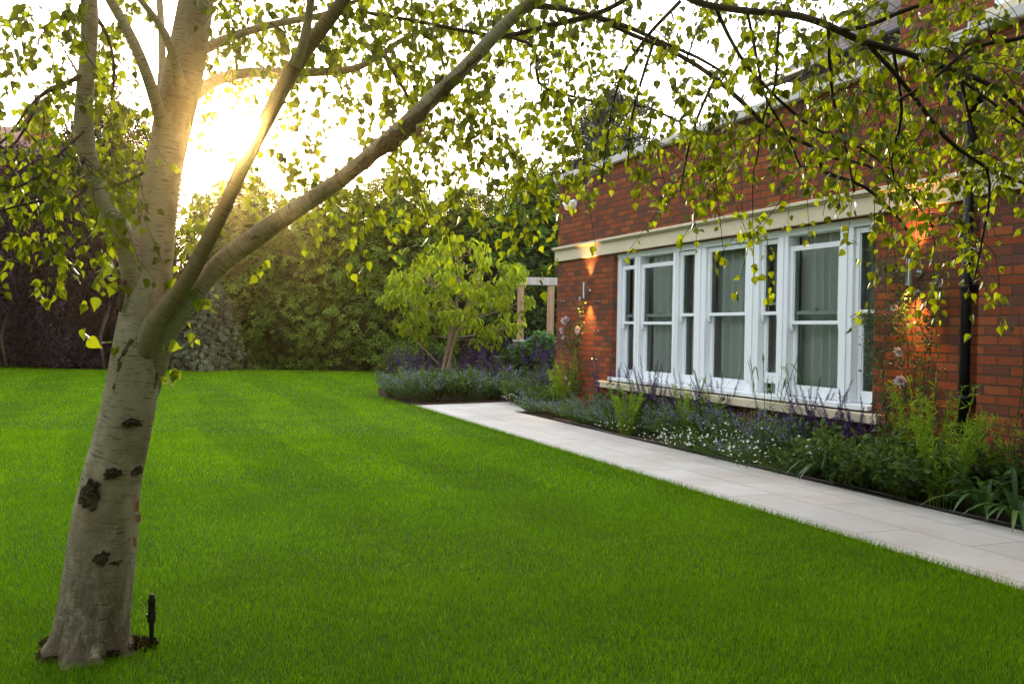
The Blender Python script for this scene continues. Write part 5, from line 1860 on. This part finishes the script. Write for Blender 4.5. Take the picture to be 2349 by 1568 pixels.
BED2 = [
    ('catmint', 1225, 948, .62, 'small grey green clump at the very tip of the border', .8),
    ('catmint', 1285, 958, .66, 'grey green clump at the path edge left of the feathery tuft', .85),
    ('fleabane', 1335, 968, .6, 'small daisy clump at the path edge near the far end', .9),
    ('border_plant', 1375, 972, .55, 'low leafy plant at the path edge left of the brightest plume', .8),
    ('fleabane', 1455, 1000, .6, 'small daisy clump at the path edge right of the brightest plume', .9),
    ('border_plant', 1535, 1015, .55, 'low leafy plant at the path edge under the tall dark spikes', .8),
    ('fleabane', 1600, 1043, .7, 'daisies at the path edge below the middle plume', .9),
    ('catmint', 1700, 1058, .62, 'low grey clump among the middle daisies', .8),
    ('border_plant', 1820, 1098, .6, 'low leafy plant at the path edge left of the arching strap leaves', .8),
    ('amsonia', 1300, 948, .7, 'feathery green tuft at the path edge near the far end of the border', .9),
    ('catmint', 1400, 985, .72, 'low lavender clump at the path edge between the two left plumes', .85),
    ('border_plant', 1290, 930, .8, 'leafy plant at the foot of the far white rose', 1.0),
    ('salvia', 1380, 935, .85, 'dark spiked salvia just below the left end of the sill', 1.1),
    ('salvia', 1590, 985, .9, 'cluster of dark purple spikes right of the tall dark spikes, below the third sash', 1.15),
    ('salvia', 1690, 1005, .85, 'pale stemmed salvia below the gap between the fourth and fifth sashes', 1.1),
    ('border_plant', 1610, 1035, .6, 'low leafy plant at the path edge below the middle plume', .7),
    ('salvia', 1880, 1065, .85, 'dark spiked salvia just right of the tall pale grass', 1.1),
    ('border_plant', 1440, 985, .65, 'low leafy plant behind the bright plume below the sill end', .9),
]
for k, x, y, sc_, lab, sz in BED2:
    plant(k, x, y, sc_, lab, True, sz)
ISL = [
    ('catmint', 925, 918, .85, 'blue catmint at the left edge of the island bed', 1.25), ('salvia', 935, 893, 1.0, 'lilac salvia rising at the left of the island bed', 1.1),
    ('catmint', 962, 921, 1.0, 'grey green catmint at the front left of the island bed', 1.2), ('salvia', 975, 890, .95, 'salvia just left of the small tree stem', 1.0),
    ('border_plant', 1000, 920, .9, 'dark leafy plant at the front middle of the island bed', 1.05), ('border_plant', 1045, 920, .9, 'leafy plant in front of the small tree stem', 1.0),
    ('salvia', 1060, 892, 1.0, 'purple salvia just right of the small tree stem', 1.0), ('salvia', 1100, 888, 1.1, 'deep purple salvia at the back right of the island bed', 1.1),
    ('catmint', 1085, 918, .95, 'grey green clump at the front right of the island bed', 1.25), ('catmint', 1125, 916, 1.0, 'pale catmint near the right tip of the island bed', 1.25),
    ('salvia', 1135, 890, 1.0, 'salvia at the right end of the island bed', 1.0), ('catmint', 1158, 912, .9, 'white tinged catmint spilling over the right tip of the island bed', .8),
    ('border_plant', 1070, 905, .9, 'leafy plant behind the right clump of the island bed', .9), ('border_plant', 950, 905, .9, 'leafy plant behind the left clumps of the island bed', .9),
    ('salvia', 1105, 882, 1.0, 'violet salvia at the very back of the island bed', 1.15),
    ('salvia', 1222, 894, 1.15, 'purple salvia beyond the path bend, left one of two', 1.1), ('salvia', 1255, 892, 1.15, 'purple salvia beyond the path bend, against the brick corner', 1.1),
    ('catmint', 1195, 898, .8, 'low catmint beyond the path bend left of the far salvias', .9), ('border_plant', 1240, 899, .9, 'leafy plant at the foot of the far salvias beyond the path bend', .8),
    ('salvia', 915, 908, .9, 'lilac salvia standing highest at the far left tip of the island bed', 1.15),
    ('salvia', 990, 908, .85, 'thin lilac salvia at the front of the island bed, left of the tree stem', 1.1),
    ('border_plant', 905, 912, .7, 'leafy plant at the lawn edge, far left of the island bed', 1.0),
]
for k, x, y, sc_, lab, sz in ISL:
    plant(k, x, y, sc_, lab, False, sz)
plant('hydrangea', 1188, 889, .62, 'blue flowered hydrangea left of the far oak posts', False, .9)
plant('hydrangea', 1246, 887, .72, 'larger fresh green hydrangea with blue flowers beside the brick corner', False, 1.0)


# ---- climbing roses
def rose_flower(mb, c, face, R_):
    face = unit(face)
    a = unit(np.cross(face, [.2, .1, 1.0]))
    b = np.cross(face, a)
    for ring, (rr, tilt, n) in enumerate(((1.0, .25, 8), (.78, .6, 7), (.52, .95, 6), (.28, 1.3, 4))):
        for i in range(n):
            t = 2 * PI * i / n + ring * .4 + rng.normal() * .15
            o = a * math.cos(t) + b * math.sin(t)
            d = o * math.cos(tilt) + face * math.sin(tilt)
            mb.scatter(tpl_ovate(.52, -.16, -.15), [c + o * .04 * R_ + face * .05 * R_ * ring], [d], [face - o * .3], R_ * rr * rng.uniform(.85, 1.1), np.clip(.45 + .18 * ring * -1 + rng.normal() * .1 + .35, 0, 1))


def rose(x0, stems_, blooms, label, leaf_n, lsize):
    root = empty('climbing_rose', hx(x0, -.08, 0), TH - PI / 2, label, 'climbing rose', 'climbing roses on the brick piers')
    mb, lf, fl_ = MB(), MB(), MB()
    for pts in stems_:
        S = spline(np.array([(x - x0, y + .08, z) for x, y, z in pts]), .04)
        mb.tube(S, np.linspace(.0055, .002, len(S)), 6)
        dens = int(leaf_n * len(S) / 30)
        for q in range(dens):
            i = int(len(S) * rng.uniform(.28, 1.0) ** .9) - 1
            c = S[i] + rnd(3) * [.07, .02, .06] + [0, -.03, 0]
            k = 5
            lf.scatter(L_DIA, c + rnd(k, 3) * .022, rnd(k, 3) + [0, -.4, -.5], rnd(k, 3) + [0, -1, .6], lsize * rng.uniform(.6, 1.25, k), np.clip(rng.normal(.5, .2, k), 0, 1))
    for x, z, R_ in blooms:
        c = np.array([x - x0, -.05, z])
        rose_flower(fl_, c, np.array([.1 + rng.normal() * .2, -1, rng.normal() * .25]), R_)
        mb.tube([c + [0, .01, 0], c + [rng.normal() * .03, .05, -.14]], .0025, 5)
    mb.build('stem', M['twig'], root)
    lf.build('foliage', M['rose_leaf'], root)
    if blooms:
        fl_.build('blossom', M['rose_flower'], root)


rose(-12.25, [[(-12.25, -.08, 0), (-12.30, -.06, .5), (-12.22, -.07, 1.0), (-12.15, -.08, 1.35), (-12.05, -.06, 1.68)], [(-12.25, -.08, 0), (-12.38, -.06, .6), (-12.45, -.07, 1.1), (-12.50, -.09, 1.38)],
              [(-12.22, -.08, .0), (-12.1, -.06, .45), (-12.05, -.08, .85)], [(-12.22, -.07, 1.0), (-12.1, -.09, 1.15), (-11.95, -.1, 1.33)]],
     [(-12.52, 1.42, .075), (-12.42, 1.45, .06), (-12.04, 1.28, .085), (-12.60, 1.27, .06), (-12.0, 1.74, .04), (-12.55, 1.16, .04), (-12.42, .55, .04), (-12.3, .48, .04)],
     'climbing rose with white blooms on the far brick pier below the lamp', 55, .034)
rose(-5.85, [[(-5.85, -.08, 0), (-5.90, -.07, .6), (-5.86, -.06, 1.1), (-5.93, -.1, 1.55), (-6.02, -.12, 1.95)], [(-5.80, -.08, 0), (-5.68, -.06, .7), (-5.62, -.07, 1.2), (-5.55, -.1, 1.6), (-5.48, -.1, 1.82)],
             [(-5.86, -.07, 1.2), (-6.05, -.1, 1.4), (-6.22, -.14, 1.48), (-6.34, -.12, 1.42)], [(-5.62, -.07, 1.2), (-5.76, -.1, 1.45), (-5.72, -.1, 1.7)], [(-6.0, -.07, 0), (-6.12, -.08, .9), (-6.16, -.1, 1.35)]],
     [(-5.50, 1.70, .062), (-5.95, 1.50, .04), (-5.89, 1.13, .052), (-5.86, .89, .068), (-5.70, 1.62, .035), (-5.78, 1.36, .03)],
     'climbing rose with pale pink blooms beside the near lamp and drainpipe', 70, .036)
rose(-4.78, [[(-4.78, -.16, 0), (-4.74, -.16, .6), (-4.70, -.15, 1.05), (-4.74, -.17, 1.45)]], [], 'sparse climbing shoots on the brick wall right of the drainpipe', 10, .032)

# ---- edging strip and watering hose along the border
mb = MB()
S = np.array([wp(s, 5.272, 0) for s in np.linspace(-12.86, 3.4, 60)])
for a, b in zip(S[:-1], S[1:]):
    V = [a + [0, 0, -.02], b + [0, 0, -.02], b + [0, 0, .028], a + [0, 0, .028]]
    mb.add(V + [v + NV * .004 for v in V], Q=[(0, 1, 2, 3), (5, 4, 7, 6), (3, 2, 6, 7)])
tag(mb.build('edging_strip', M['plastic']), 'thin black edging strip between the path and the long border', 'edging')
mb = MB()
ss_ = np.linspace(-11.6, 2.5, 90)
S = np.array([wp(s, 5.315 + .022 * math.sin(s * 2.1) + .012 * math.sin(s * 5.3), .022 + .012 * abs(math.sin(s * 1.3))) for s in ss_])
mb.tube(S, .008, 8)
tag(mb.build('garden_hose', M['hose'], smooth=True), 'thin brown watering hose along the soil edge of the border', 'hose')

# ================================================================ LIGHT IN THE AIR
if HAZE2 > 0:
    mb = MB()
    mb.box(-7, 4.5, .2, 5.4, -.2, 4.6)  # scattering box added round the birch for the glare about the sun
    t = NT('sun_glare_haze')
    vc = t.n('ShaderNodeVolumeScatter', {'Color': (1.0, .70, .30, 1), 'Density': HAZE2, 'Anisotropy': .985})
    t.t.links.new(vc.outputs[0], t.out.inputs['Volume'])
    hz = mb.build('haze', t.m)
    tag(hz, kind='structure')

sc.render.engine = 'CYCLES'
sc.cycles.use_denoising = True
sc.cycles.max_bounces = 8
sc.cycles.diffuse_bounces = 3
sc.cycles.glossy_bounces = 4
sc.cycles.transmission_bounces = 6
sc.cycles.transparent_max_bounces = 12
sc.cycles.volume_bounces = 0
sc.cycles.sample_clamp_indirect = 6
sc.cycles.caustics_reflective = False
sc.cycles.caustics_refractive = False
sc.view_settings.view_transform = 'Standard'
sc.view_settings.look = 'None'
sc.view_settings.exposure = 0
sc.render.film_transparent = False
